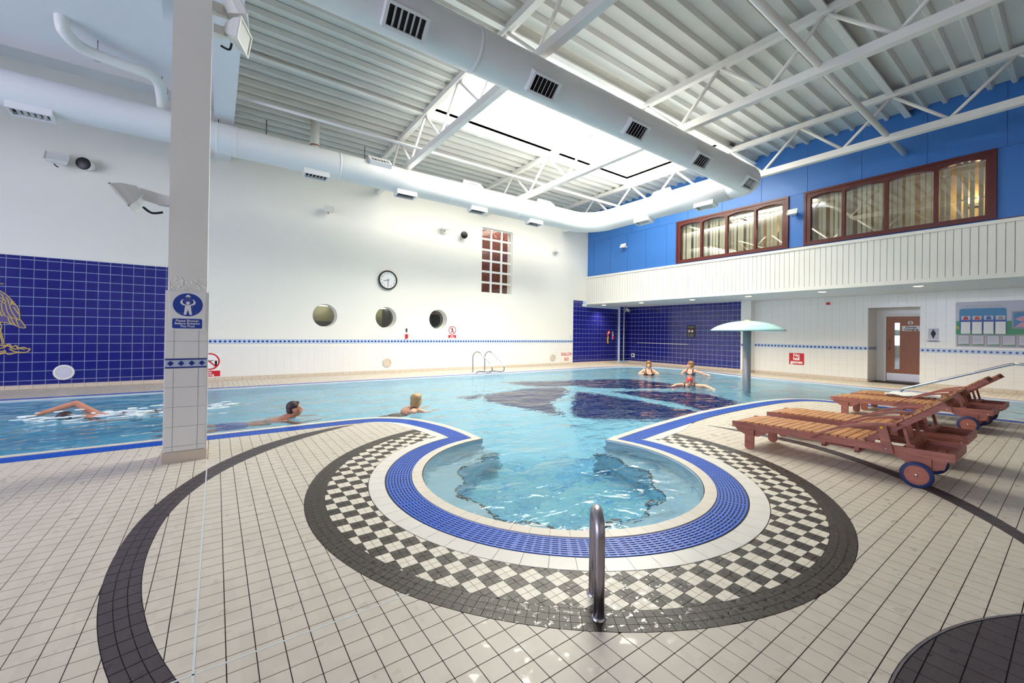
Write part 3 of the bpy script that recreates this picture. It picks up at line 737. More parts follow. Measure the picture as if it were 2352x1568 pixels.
# diamond borders
def border(fn, parent, u0, u1, z0, z1, pitch, step=1):
    g = G(); g.poly([rect(u0, u1, z0, z1)], fn, -.006, 0, False); g.obj('border_strip', 'dia_light', parent)
    n = int((u1-u0)/pitch); zc, hh = (z0+z1)/2, (z1-z0)/2*.62
    sh = None
    for k in range(n):
        c = u0+(u1-u0)*(k+.5)/n; base = Vector(fn(c, zc, 0))
        if sh is None:
            g = G(); g.poly([[(c-pitch*.34, zc), (c, zc-hh), (c+pitch*.34, zc), (c, zc+hh)]], fn, -.010, 0, False); g.v = [tuple(Vector(v)-base) for v in g.v]; o = g.obj('border_diamond', 'dia_dark'); sh = o.data
        else: o = bpy.data.objects.new('border_diamond', sh); COL.objects.link(o)
        o.parent = parent; o.location = base
    g = G()
    for za, zb in ((z0-.004, z0+.008), (z1-.008, z1+.004)): g.poly([rect(u0, u1, za, zb)], fn, -.008, 0, False)
    g.obj('border_line', 'dia_dark' if step == 2 else 'dia_light', parent)
border(PL(YLw-.001), wall_left, -.6, 12.915, .975, 1.085, .107)
border(RWf, wall_right, -1.2, NI[0], .985, 1.095, .107); border(RWf, wall_right, NI[1], 7.24, .985, 1.095, .107)
border(PR(16.3), pil, 7.24, 7.6, .985, 1.095, .107)
# skirtings
def skirting(name, fn, u0, u1, step=.2):
    k = u0; g = G(); g.poly([rect(u0, u1, 0, .088)], fn, -.010, 0, False); b = struct(g, name, 'grt')
    wq = WallPieces(fn, b)
    while k < u1-.01: wq.put(k, min(k+step, u1), .0, .092); k += step
    wq.build('skirting_tile', 'skirt', -.014, 0, .004)
skirting('baseboard_left', PL(YLw), -5, 15.95); skirting('baseboard_right', PR(XR), 7.62, 13.05); skirting('baseboard_near', PR(XR), -1.2, NI[0]); skirting('baseboard_door', PR(XR), NI[1], 7.22)
# ---- niche lining and door
g = G(); g.box(17.53, 17.55, NI[0], NI[1], 2.1, NI[3]); g.box(17.53, 17.55, 3.72, NI[1], 0, 2.1)
g.obj('niche_back', 'whitetile', wall_right)
g = G(); g.box(XR+.0, 17.55, NI[1]-.006, NI[1]+.002, 0, NI[3]); g.box(XR, 17.55, NI[0]-.002, NI[0]+.006, 0, NI[3]); g.box(XR, 17.55, NI[0], NI[1], NI[3]-.006, NI[3]+.002); g.obj('niche_lining', 'whitetile', wall_right)
border(PL(NI[1]-.006), wall_right, XR+.02, 17.5, .985, 1.095, .107)
door = empty('door_1', (17.5, 3.28, 0), None, None); door['kind'] = 'structure'
g = G(); g.poly([[(2.82, 0), (2.87, 0), (2.87, 2.05), (3.68, 2.05), (3.68, 0), (3.735, 0), (3.735, 2.11), (2.82, 2.11)]], PR(17.46), 0, .09); g.obj('door_frame', 'white', door)
g = G(); g.poly([rect(2.875, 3.675, .035, 2.045), rect(3.36, 3.49, .40, 1.86)[::-1]], PR(17.475), 0, .045); leaf = g.obj('door_leaf', 'oak', door)
g = G(); g.poly([rect(3.36, 3.49, .40, 1.86)], PR(17.49), 0, .008); g.obj('vision_pane', 'glass', door)
g = G(); g.box(17.475-.003, 17.475, 2.885, 3.665, .04, .27); g.obj('kick_plate', 'alu', door)
g = G(); g.tube([(17.475, 3.605, 1.02), (17.44, 3.605, 1.02), (17.44, 3.605, 1.30), (17.475, 3.605, 1.30)], .011, 8); g.obj('pull_handle', 'brushed', door)
g = G(); g.cur = 0; g.box(17.471, 17.475, 2.90, 3.31, 1.60, 1.76); g.cur = 1
text(g, 'Female\nChanging', .085, (17.471, 3.105, 1.68), RW, (0, 0, 1), .0015, bold=.002, ls=.8); g.obj('door_sign', ['signwhite', 'ink'], door)
g = G(); g.cur = 0; g.poly([circ(3.12, 1.855, .062, 24, .05)], PR(17.475), -.004, 0); g.cur = 1
g.poly([circ(3.12, 1.875, .012, 10)], PR(17.475), -.006, -.003); g.poly([[(3.10, 1.86), (3.14, 1.86), (3.15, 1.838), (3.13, 1.838), (3.13, 1.82), (3.11, 1.82), (3.11, 1.838), (3.09, 1.838)]], PR(17.475), -.006, -.003); g.obj('door_roundel', ['signwhite', 'ink'], door)
# room seen through the vision pane
g = G(); g.box(17.7, 17.72, 2.9, 3.9, 0, 2.2); g.obj('lobby_wall', 'olive', door)
# ---- portholes: glass and dim rooms behind
def behind(x, kind):
    g = G(); g.box(x-1.1, x+1.1, YLw+1.9, YLw+1.95, .6, 3.2); g.box(x-1.1, x+1.1, YLw+.34, YLw+1.95, .55, .6); g.box(x-1.1, x+1.1, YLw+.34, YLw+1.95, 2.26, 2.3); g.box(x-1.15, x-1.1, YLw+.34, YLw+1.95, .6, 2.8); g.box(x+1.1, x+1.15, YLw+.34, YLw+1.95, .6, 2.8)
    g.obj('room_behind', kind, w_)
for k, x in enumerate(PH):
    w_ = empty('window_%d' % (k+2), (x, YLw, PHZ), None, None); w_['kind'] = 'structure'
    g = G(); g.poly([circ(x, PHZ, PHR-.002, 40)], PL(YLw+.27), 0, .01); g.obj('porthole_pane', 'glass', w_)
    g = G(); g.poly([circ(x, PHZ, PHR-.001, 40), circ(x, PHZ, PHR-.022, 40)[::-1]], PL(YLw+.255), 0, .02); g.obj('porthole_ring', 'white', w_)
    behind(x, 'olive')
    g = G(); g.box(x+(.05 if k == 0 else .25), x+(.42 if k == 0 else .55), YLw+1.55-(.6 if k == 2 else 0), YLw+1.63-(.6 if k == 2 else 0), 2.17+(.04 if k == 2 else 0), 2.21+(.04 if k == 2 else 0)); g.obj('strip_light', 'tube', w_)  # tube in the third room is an extra, added to brighten it
    g = G()
    if k == 0: g.box(x-1.1, x+1.1, YLw+1.5, YLw+1.9, .6, 1.66)
    elif k == 1: g.box(x+.5, x+1.1, YLw+1.2, YLw+1.9, .6, 2.5); g.box(x-1.1, x+1.1, YLw+1.6, YLw+1.9, .6, 1.5)
    else: g.box(x+.62, x+1.1, YLw+.8, YLw+1.9, .6, 2.3)
    g.obj('dark_counter', 'darkroom', w_)
    if k == 2: g = G(); g.box(x+.1, x+1.1, YLw+1.6, YLw+1.8, 2.02, 2.26); g.box(x+1.0, x+1.1, YLw+.5, YLw+1.8, .6, 2.26); g.obj('red_frame', 'brick', w_)
# ---- tall grid window with brickwork beyond
w_ = empty('window_5', (8.84, YLw, 2.88), None, None); w_['kind'] = 'structure'
x0, x1, z0, z1 = WIN; nx, nz, b = 3, 6, .075
pw, ph = (x1-x0-b*2-.05)/nx, (z1-z0-b*5-.06)/nz
holes = []
for i in range(nx):
    for j in range(nz): a = x0+.0+i*(pw+b)+.02; c = z0+.02+j*(ph+b); holes.append(rect(a, a+pw, c, c+ph))
g = G(); g.poly([rect(x0, x1, z0, z1)]+[h[::-1] for h in holes], PL(YLw+.07), 0, .05); g.obj('window_frame', 'white', w_)
for h in holes: g = G(); g.poly([h], PL(YLw+.09), 0, .006); g.obj('pane', 'glass_clear', w_)
g = G(); g.box(6.6, 12.2, YLw+1.0, YLw+1.1, 2.0, 6.2); g.obj('brick_wall', 'mortar', w_)
bk = G(); rnd = random.Random(3)
for r in range(48):
    x = 6.6-(r % 2)*.11
    while x < 12.2: bk.box(x+.005, x+.212, YLw+.985, YLw+1.0, 2.2+r*.075+.005, 2.2+r*.075+.068); x += .222
tag(bk.obj('brick_courses', 'brick', w_), kind='stuff')
l = bpy.data.lights.new('brick_fill', 'AREA'); l.size = 1.2; l.energy = 90; l.color = (1, .9, .75); o = bpy.data.objects.new('brick_fill', l); COL.objects.link(o); o.location = (9.4, YLw+.6, 6.0); o.rotation_euler = (0, 0, 0)  # added lamp, unseen, only brightens the bricks beyond the grid window
# ---- gallery windows: frame, panes with arched heads, blinds, lit room behind
def gallery(name, y0, y1, muls, lamp):
    w_ = empty(name, (XU, (y0+y1)/2, 4.0), None, None); w_['kind'] = 'structure'
    z0, z1 = 4.0, 5.53; ed = [y1-.16]+[m for m in muls]+[y0+.16]; holes = []
    for k in range(4):
        a = ed[k]-(.035 if k else 0); b = ed[k+1]+(.035 if k < 3 else 0)      # a > b: left to right in view
        zt = z1-.235; n = 10; top = [(a+(b-a)*t/n, zt+.10*math.sin(PI*(.12+.76*t/n))) for t in range(n+1)]
        holes.append([(b, z0+.11), (a, z0+.11)]+top)
    g = G(); g.poly([rect(y0, y1, z0, z1)]+holes, PR(XU-.03), 0, .12); fr = g.obj('window_frame', 'redwood', w_)
    g = G(); g.poly([rect(y0-.0, y1, z0, z1), rect(y0+.06, y1-.06, z0+.05, z1-.06)[::-1]], PR(XU-.05), 0, .03); g.obj('frame_moulding', 'redwood', w_)
    for h in holes: g = G(); g.poly([h], PR(XU+.035), 0, .006); g.obj('pane', 'glass', w_)
    sh = None; k = 0; y = y1-.1
    while y > y0+.1:
        y -= [.098, .135, .09, .175, .105][k % 5]; k += 1
        if sh is None: g = G(); g.add([(-.008, .038, 0), (.008, -.038, 0), (.008, -.038, 1.42), (-.008, .038, 1.42), (-.006, .038, 0), (.010, -.038, 0), (.010, -.038, 1.42), (-.006, .038, 1.42)], [(0, 1, 2, 3), (7, 6, 5, 4), (0, 4, 5, 1), (3, 2, 6, 7)]); o = g.obj('blind_slat', 'blind'); sh = o.data
        else: o = bpy.data.objects.new('blind_slat', sh); COL.objects.link(o)
        o.parent = w_; o.location = (.18, y-(y0+y1)/2, .06); o.rotation_euler = (0, 0, (k*7 % 5-2)*.08)
    g = G(); g.box(15.6, 15.65, y0-.6, y1+.6, 3.6, 6.0); g.box(XU+.16, 15.65, y0-.6, y1+.6, 3.6, 3.65); g.box(XU+.16, 15.65, y0-.6, y1+.6, 5.95, 6.0); g.box(XU+.16, 15.65, y0-.65, y0-.6, 3.6, 6.0); g.box(XU+.16, 15.65, y1+.6, y1+.65, 3.6, 6.0); g.obj('room_behind', 'cream', w_)
    ly = lamp
    g = G(); g.box(15.52, 15.6, ly-.11, ly+.11, 4.72, 4.80); g.obj('lamp_bracket', 'darkgrey', w_)
    for d in (-.09, .09): g = G(); g.lathe((15.48, ly+d, 4.80), [(.0, 0), (.03, .01), (.045, .12), (.05, .14), (0, .14)], 12); g.obj('lamp_shade', 'lampwarm', w_)
    g = G(); g.poly([rect(ly-.34, ly+.30, 4.35, 4.95), rect(ly-.31, ly+.27, 4.38, 4.92)[::-1]], PR(15.58), 0, .02); g.obj('picture_frame', 'darkgrey', w_)
    l = bpy.data.lights.new('gallery_lamp', 'POINT'); l.energy = 30; l.color = (1, .78, .45); l.shadow_soft_size = .15; o = bpy.data.objects.new('gallery_lamp', l); COL.objects.link(o); o.location = (15.2, ly, 4.9)
    return w_
gallery('window_6', W1[0], W1[1], [7.79, 6.92, 6.03], 5.78); gallery('window_7', W2[0], W2[1], [3.80, 2.93, 2.05], 1.62)
# end-wall window (behind the left edge of the picture): frame only
g = G(); g.poly([rect(-.1, 9.1, .7, 5.4)]+[rect(.0+k*2.28, 2.2+k*2.28, .8, 5.3)[::-1] for k in range(4)], PR(-9.08), 0, .08); struct(g, 'window_8', 'white')
# ---- free-standing tiled column
g = G(); g.box(-.402, -.082, 5.365, 5.68, 1.74, 7.1); col = struct(g, 'column', 'wall')
g = G(); g.box(-.412, -.072, 5.36, 5.69, 0, 1.745); g.obj('tile_bed', 'whitegrout', col)
for fn, ua, ub in ((PL(5.36), -.412, -.072),):
    wp = WallPieces(fn, col); us = [ua, ua+.068, ub-.07, ub]; zs = [.11, .16, .36, .56, .76, .955]+[1.055, 1.23, 1.43, 1.63, 1.745]
    for a, b in zip(us, us[1:]):
        for c, d in zip(zs, zs[1:]):
            if c != .955: wp.put(a, b, c, d)
    wp.build('white_tile', 'whitetile', gap=.004)
for sx, d in ((-.412, -1), (-.072, 1)):
    wp = WallPieces((lambda u, v, dd, sx=sx, d=d: (sx-d*dd, u, v)), col)
    for c, dd in zip(zs, zs[1:]): wp.put(5.36, 5.525, c, dd); wp.put(5.525, 5.69, c, dd)
    wp.build('side_tile', 'whitetile', gap=.004)
border(PL(5.36), col, -.412, -.072, .962, 1.048, .077, 2)
g = G(); g.box(-.424, -.060, 5.345, 5.70, 0, .105); g.obj('skirting', 'skirt', col)
g = G(); rnd = random.Random(5)
for k in range(60):
    x = -.39+rnd.random()*.30; z = 1.76+rnd.random()**2*.13; g.ell((x, 5.365, z), .008+rnd.random()*.010, .004, .006+rnd.random()*.006, 6, 4)
tag(g.obj('plaster_scar', 'wall', col), kind='stuff')
# ================================================================== ROOF STEELWORK
TX = [4.19, 8.22, 12.25]; ZT, ZC = 6.80, 5.85
TL = ['nearer white roof truss, crossing the rooflight at its left end', 'middle white roof truss crossing the bright rooflight', 'far white roof truss in front of the blue wall']
for k, x in enumerate(TX):
    t = empty('roof_truss', (x, 5, ZC), TL[k], 'roof truss', 'roof trusses')
    g = G(); g.bar((x, YLw, ZT), (x, -3.2, ZT), .13, .13); g.obj('top_chord', 'steelwhite', t)
    g = G(); g.bar((x, YLw, ZC), (x, -3.2, ZC), .14, .15); g.obj('bottom_chord', 'steelwhite', t)
    y = 11.37; n = 0
    while y > -2.9:
        for a, b in ((y, y-.9+.03), (y, y+.9-.03)):
            if b > 12.6: continue
            g = G(); g.tube([(x, a+(.03 if b > a else -.03), ZT-.06), (x, b, ZC+.07)], .034, 8); g.obj('web_member', 'steelwhite', t)
        y -= 1.77
# purlins and ties along the hall
for y in (9.62, 6.06, 2.54):
    for a, b in (((.25, 4.2), (12.3, 13.8)) if 6.1 < y < 9.9 else ((.25, 13.8),)):
        o = G(); o.box(a, b, y-.06, y+.06, 6.80, 6.83); o.box(a, b, y-.012, y+.012, 6.83, 6.90); o.obj('purlin', 'steelwhite', ceil)
g = G(); g.tube([(.25, 9.66, 5.93), (12.25, 9.66, 5.93)], .034, 10); tag(g.obj('tie_rod', 'steelwhite', origin=(6, 9.66, 5.93)), 'long thin white tie rod under the trusses beside the wall duct', 'tie rod')
g = G(); g.tube([(.25, 2.6, 5.93), (13.8, 2.6, 5.93)], .057, 12); tag(g.obj('tie_tube', 'steelwhite', origin=(6, 2.6, 5.93)), 'thick white tube brace crossing the bottom chords towards the blue wall', 'brace')
# ================================================================== VENTILATION DUCT
dz = 5.40; DY2, DY1, DX = 10.67, 5.07, 11.25
path = [(-9, DY2, dz), (-4, DY2, dz), (1, DY2, dz), (6, DY2, dz), (DX-.9, DY2, dz)]+[(DX-.9+.9*math.sin(a), DY2-.9+.9*math.cos(a), dz) for a in [PI/2*k/7 for k in range(1, 8)]]
path += [(DX, 8, dz), (DX, DY1+.5, dz)]
duct = empty('ventilation_duct', (5, 8, dz), 'big round white air duct looping along the wall and under the rooflight', 'duct')
def dr(p): return .30+.05*min(max((p[0]+2)/12, 0), 1)
g = G(); g.tube(path, [dr(p) for p in path], 40); g.obj('wall_run', 'duct', duct)
p1 = [(DX, DY1+.62, dz), (DX, DY1+.25, dz)]+[(DX-.25+.25*math.cos(a), DY1+.25-.25*math.sin(a), dz) for a in [PI/2*k/5 for k in range(1, 6)]]+[(9, DY1, dz), (5, DY1, dz), (1, DY1, dz), (-3, DY1, dz), (-9, DY1, dz)]
g = G(); g.tube(p1, [.33]*7+[.31, .30, .295, .29, .29][:len(p1)-7], 40); g.obj('hall_run', 'duct', duct)
for x, y, ax in ((2.37, DY2, 0), (-.07, DY2, 0), (.25, DY2, 0), (5.4, DY2, 0), (7.8, DY2, 0), (2.9, DY1, 0), (7.4, DY1, 0)):
    g = G(); r = (.30+.05*min(max((x+2)/12, 0), 1) if y == DY2 else .297)+.006; g.tube([(x, y, dz), (x+.05, y, dz)], r, 40); g.obj('duct_seam', 'duct', duct)
def outlet(c, a, r, along, louv=True):
    """box spigot on the duct at angle a below horizontal (towards the viewer side), with a louvred grille"""
    L, Hh = .235, .11; al = Vector(along); n = Vector((0, -1, 0)) if abs(al.x) > .5 else Vector((-1, 0, 0)); n = n*math.cos(a)+Vector((0, 0, -1))*math.sin(a); u = al.cross(n); c = Vector(c)
    P = lambda i, j, d: c+al*i+u*j+n*d
    g = G(); d0, d1 = r*.78, r+.085
    for i0, i1, j0, j1 in ((-L-.04, L+.04, Hh, Hh+.035), (-L-.04, L+.04, -Hh-.035, -Hh), (-L-.04, -L, -Hh, Hh), (L, L+.04, -Hh, Hh)):
        vs = [P(i, j, d) for d in (d0, d1) for i, j in ((i0, j0), (i1, j0), (i1, j1), (i0, j1))]; g.add(vs, [(3, 2, 1, 0), (4, 5, 6, 7), (0, 1, 5, 4), (1, 2, 6, 5), (2, 3, 7, 6), (3, 0, 4, 7)])
    ob = g.obj('air_outlet', 'duct', duct)
    g = G(); g.add([P(-L, -Hh, r+.022), P(L, -Hh, r+.022), P(L, Hh, r+.022), P(-L, Hh, r+.022)], [(0, 1, 2, 3)]); g.obj('dark_throat', 'black', ob)
    for k in range(1, 6):
        i = -L+2*L*k/6; g = G(); g.add([P(i-.012, -Hh, r+.07), P(i-.012, Hh, r+.07), P(i+.02, Hh, r+.03), P(i+.02, -Hh, r+.03), P(i-.008, -Hh, r+.072), P(i-.008, Hh, r+.072), P(i+.024, Hh, r+.032), P(i+.024, -Hh, r+.032)], [(0, 1, 2, 3), (7, 6, 5, 4), (0, 4, 5, 1), (3, 2, 6, 7)]); g.obj('louvre', 'duct', ob)
for x in (1.84, 4.05, 6.29, 8.52, 10.72): outlet((x, DY1, dz), math.radians(46), .297, (1, 0, 0))
for x in (-2.67, 1.89, 4.11, 6.37, 8.57): outlet((x, DY2, dz), math.radians(84), dr((x, 0, 0)), (1, 0, 0))
for x in (3.35, 6.1, 8.9): outlet((x, DY2, dz), math.radians(-50), dr((x, 0, 0)), (1, 0, 0))
for y in (8.26, 6.2): outlet((DX, y, dz), math.radians(80), .35, (0, -1, 0))
outlet((DX, 7.5, dz), math.radians(-45), .35, (0, -1, 0))
for x, y in ((.85, DY2-.1), (3.0, DY2-.1), (-.02, DY2)): g = G(); g.tube([(x, y, dz+.3), (x, y, dz+.62)], .009, 6); g.obj('hanger_rod', 'cable', duct)
g = G(); g.tube([(2.02, 11.6, 5.55), (2.02, 11.6, 6.8)], .11, 14); g.cur = 1
for z in (5.95, 6.12): g.tube([(2.02, 11.6, z), (2.02, 11.6, z+.035)], .115, 14)
tag(g.obj('vent_pipe', ['white', 'wood'], origin=(2.02, 11.6, 5.55)), 'short white upright pipe with two brown bands behind the wall duct', 'pipe')
# bent pipe under the left ceiling
pp = catmull([(-2.06, 9.40, 6.4), (-2.06, 9.41, 6.2), (-2.03, 9.47, 6.06), (-1.86, 9.72, 6.0), (-1.4, 9.87, 6.0), (-1.06, 9.95, 6.0), (-.95, 10.12, 5.97), (-.93, 10.4, 5.88), (-.93, 10.66, 5.72)], 6)
g = G(); g.tube(pp, .09, 14); bp_ = g.obj('branch_pipe', 'white', duct)
for x, y in ((-1.72, 9.81), (-.93, 10.45)): g = G(); g.tube([(x, y, 6.08), (x, y, 6.26)], .008, 6); g.tube([(x+.098*math.cos(a), y, 6.0+.098*math.sin(a)) for a in [2*PI*q/10 for q in range(11)]], .006, 5); g.obj('pipe_hanger', 'brushed', bp_)
# ================================================================== LIGHTS AND DEVICES
def flood(loc, face, tilt, s, label, group=None, arm=None, ad=None):
    """flood lamp: wedge housing, glass front, yoke, cable; 'face' is the heading the glass looks to"""
    r = empty('flood_lamp', loc, label, 'lamp', group); c = Vector(loc); f = Vector((math.cos(face), math.sin(face), 0)); sd_ = Vector((-f.y, f.x, 0)); f2 = f*math.cos(tilt)+Vector((0, 0, 1))*math.sin(tilt); u2 = f2.cross(sd_)
    P = lambda i, j, k: c+sd_*(i*s)+u2*(j*s)+f2*(k*s)
    g = G(); w, h = .5, .34
    fr = [P(-w, -h, .22), P(w, -h, .22), P(w, h, .22), P(-w, h, .22)]; md = [P(-w*.9, -h*.85, .0), P(w*.9, -h*.85, .0), P(w*.9, h*.8, .0), P(-w*.9, h*.8, .0)]; bk = [P(-w*.55, -h*.4, -.26), P(w*.55, -h*.4, -.26), P(w*.55, h*.3, -.26), P(-w*.55, h*.3, -.26)]
    F = [(0, 1, 5, 4), (1, 2, 6, 5), (2, 3, 7, 6), (3, 0, 4, 7)]; g.add(fr+md+bk, F+[tuple(i+4 for i in q) for q in F]+[(11, 10, 9, 8)])
    for i0, i1, j0, j1 in ((-w-.03, w+.03, -h-.03, -h+.02), (-w-.03, w+.03, h-.02, h+.03), (-w-.03, -w+.03, -h, h), (w-.03, w+.03, -h, h)):
        g.add([P(i, j, k) for k in (.2, .25) for i, j in ((i0, j0), (i1, j0), (i1, j1), (i0, j1))], [(3, 2, 1, 0), (4, 5, 6, 7), (0, 1, 5, 4), (1, 2, 6, 5), (2, 3, 7, 6), (3, 0, 4, 7)])
    g.obj('housing', 'white', r)
    g = G(); g.add([P(-w, -h, .215), P(w, -h, .215), P(w, h, .215), P(-w, h, .215)], [(0, 1, 2, 3)]); g.obj('front_glass', 'floodglass', r)
    back = Vector(arm) if arm else -f
    g = G(); b0 = c+back*(ad if ad else s*.75-.0); g.bar(c-f2*(s*.2), b0, s*.16, s*.30); g.box(*sum(([q-s*.14, q+s*.14] for q in b0), [])); g.obj('bracket', 'white', r)
    g = G(); g.tube(catmull([c-f2*(s*.05)-u2*(s*.36)-sd_*(s*.1), c+back*(s*.15)-u2*(s*.52), c+back*(s*.45)-u2*(s*.44)], 5), s*.035, 6); g.obj('supply_cable', 'cable', r)
    return r
WG = 'flood lamps on the long white wall'
flood((-2.86, 12.94, 4.98), -PI/2, .55, .36, 'white flood lamp beside the round black speaker on the upper left wall', WG, None, .185)
flood((2.66, 12.98, 4.93), -PI/2, .55, .28, 'white flood lamp alone on the white wall above the first porthole', WG, None, .155)
flood((6.47, 12.98, 5.0), -PI/2, .4, .26, 'white flood lamp beside the small black speaker near the grid window', WG, None, .16)
flood((11.72, 12.98, 4.86), -PI/2, .55, .22, 'white flood lamp on the white wall next to the blue corner', WG, None, .165)
flood((13.60, 11.0, 4.99), PI, .5, .24, 'white flood lamp on the pale blue panels', 'flood lamps on the blue wall', (1, 0, 0), .16)
flood((13.60, 4.93, 4.97), PI, .5, .24, 'white flood lamp between the two gallery windows', 'flood lamps on the blue wall', (1, 0, 0), .16)
flood((-.70, 5.45, 2.66), PI*1.0, -.65, .34, 'large white flood lamp on the left side of the tiled column', 'flood lamps on the column', (1, 0, 0), .25)
flood((.14, 5.5, 4.64), -.35, -.15, .34, 'lower of two white flood lamps at the top right of the column', 'flood lamps on the column', (-.8, .1, -.1), .2)
flood((.12, 5.5, 4.88), -.1, .5, .34, 'upper of two white flood lamps at the top right of the column', 'flood lamps on the column', (-.8, .1, -.1), .2)
def speaker(x, z, r, label, dx):
    t = empty('wall_speaker', (x, 13.0, z), label, 'speaker', 'round wall speakers'); ax = Vector((dx, -1, -.12)).normalized(); c = Vector((x, 13.0, z))
    g = G(); g.lathe(c, [(r*.8, -.16), (r*.97, -.05), (r, .05), (r*.98, .08)], 28, ax); g.lathe(c, [(0, -.16), (r*.8, -.16)], 28, ax); g.obj('body', 'whitetile', t)
    g = G(); g.lathe(c, [(r*.98, .08), (r*.9, .085), (r*.5, .095), (0, .1)], 28, ax); g.obj('front_mesh', 'black', t)
    g = G(); g.bar(c-ax*.1, (x, YLw, z), .05, .08); g.obj('bracket', 'darkgrey', t)
speaker(-2.44, 5.0, .135, 'round black fronted speaker on the upper left wall', -.25); speaker(7.24, 4.86, .13, 'round black fronted speaker left of the tall grid window', -.35)
for k, (x, m_) in enumerate(((-2.74, 'white'), (4.56, 'skirt'), (11.74, 'skirt'))):
    t = empty('air_grille', (x, YLw-.02, .34), ['round white grille low on the cobalt tile panel', 'round cream grille low on the white wall under the second porthole', 'round cream grille low on the white wall beside the shallow end sign'][k], 'grille', 'round wall grilles'); r = .17 if k == 0 else .14
    g = G(); g.lathe((x, YLw-.012, .34), [(r, 0), (r*1.0, .02), (r*.86, .028), (r*.76, .02)], 30, (0, -1, 0)); g.obj('rim', m_, t)
    g = G(); g.lathe((x, YLw-.012, .34), [(r*.76, .014), (0, .018)], 30, (0, -1, 0)); g.obj('face_plate', 'paper' if k == 0 else m_, t)
# clock
t = empty('wall_clock', (4.53, YLw, 3.02), 'round black rimmed white wall clock showing half past eight', 'clock'); cc = Vector((4.53, YLw, 3.02))
g = G(); g.lathe(cc, [(.30, 0), (.315, .05), (.30, .09), (.272, .095), (.268, .06)], 44, (0, -1, 0)); g.obj('rim', 'black', t)
g = G(); g.lathe(cc, [(.27, .058), (0, .058)], 44, (0, -1, 0)); g.obj('dial', 'signwhite', t)
g = G()
for h in range(1, 13): a = PI/2-h*PI/6; text(g, str(h), .062, (4.53+.215*math.cos(a), YLw-.058, 3.02+.215*math.sin(a)), LW, (0, 0, 1), .002)
g.obj('numerals', 'ink', t)
def hand(a, L, w): g = G(); d = Vector((math.sin(a), 0, math.cos(a))); g.bar(cc+Vector((0, -.066, 0))-d*.04, cc+Vector((0, -.066, 0))+d*L, .004, w, (math.cos(a), 0, -math.sin(a))); g.obj('clock_hand', 'ink', t)
hand(math.radians(180), .20, .012); hand(math.radians(255), .15, .016)
# call points and safety kit
def callpoint(loc, fn, label):
    t = empty('call_point', loc, label, 'alarm'); u, v = (loc[0], loc[2]) if fn is LW_ else (loc[1], loc[2])
    g = G(); g.poly([rrect(u-.05, u+.05, v-.20, v+.18, .015)], fn, -.02, 0); g.obj('back_plate', 'signwhite', t)
    g = G(); g.poly([rrect(u-.045, u+.045, v-.17, v-.03, .012)], fn, -.05, -.018); g.obj('alarm_box', 'red', t)
    g = G(); g.poly([rect(u-.028, u+.028, v+.04, v+.16)], fn, -.03, -.018); g.obj('dark_unit', 'darkgrey', t)
callpoint((5.20, YLw, 1.30), LW_, 'red and white call point on the white wall above the diamond border')
callpoint((15.58, YLw-.014, 1.32), LW_, 'red and white call point on the cobalt recess, right of the yellow strap')
t = empty('rescue_tube', (15.2, YLw-.05, 1.35), 'red rescue float with hanging yellow strap on the cobalt recess', 'rescue float')
g = G(); g.tube([(15.17, YLw-.08, 1.42), (15.25, YLw-.08, 1.50)], .06, 10); g.ell((15.15, YLw-.08, 1.34), .05, .04, .10); g.obj('float', 'red', t)
g = G(); g.tube(catmull([(15.16, YLw-.09, 1.3), (15.15, YLw-.07, 1.1), (15.17, YLw-.07, .92)], 5), .022, 8); g.obj('strap', 'yellow', t)
g = G(); g.tube([(15.13, YLw-.11, 1.40), (15.20, YLw-.11, 1.46)], .03, 8); g.obj('grip', 'signwhite', t)
t = empty('security_camera', (16.3, 12.9, 2.5), 'white security camera on a bracket high in the cobalt corner', 'camera')
g = G(); g.bar((16.32, 12.98, 2.62), (16.1, 12.62, 2.48), .10, .10); g.obj('housing', 'white', t); g = G(); g.bar((16.1, 12.62, 2.48), (16.09, 12.60, 2.476), .07, .07); g.obj('lens', 'black', t); g = G(); g.bar((16.3, 13.05, 2.45), (16.3, 12.9, 2.6), .03, .03); g.obj('bracket', 'white', t)
g = G(); g.tube([(16.22, 13.03, .1), (16.22, 13.03, 2.7)], .022, 8); tag(g.obj('white_pipe', 'white', origin=(16.22, 13.03, .1)), 'thin white vertical pipe in the cobalt tiled corner', 'pipe')
g = G(); g.tube([(XR-.05, 12.5, .98), (XR-.05, 9.87, .98)], .016, 8); [g.tube([(XR-.05, y, .98), (XR, y, .98)], .01, 6) for y in (12.4, 11.2, 9.97)]
tag(g.obj('grab_bar', 'white', origin=(XR-.05, 11, .98)), 'long thin white grab bar on the cobalt tiled wall', 'rail')
t = empty('wall_socket', (XR, 12.75, .36), 'white socket box with thin blue hose on the cobalt wall', 'socket'); g = G(); g.poly([rrect(12.66, 12.84, .27, .45, .02)], RWf, -.05, 0); g.obj('box', 'signwhite', t)
g = G(); g.poly([rect(12.70, 12.80, .31, .41)], RWf, -.055, -.05); g.obj('cover', 'darkgrey', t); g = G(); g.tube(catmull([(XR-.03, 12.72, .45), (XR-.04, 12.7, .7), (XR-.04, 12.6, .88), (XR-.04, 12.45, .93)], 5), .008, 6); g.obj('hose', 'signblue', t)
g = G(); g.poly([rrect(4.90, 5.0, 2.45, 2.53, .01)], RWf, -.05, 0); tag(g.obj('alarm_beacon', 'red', origin=(XR, 4.95, 2.49)), 'small red alarm box high on the white tiled wall', 'alarm')
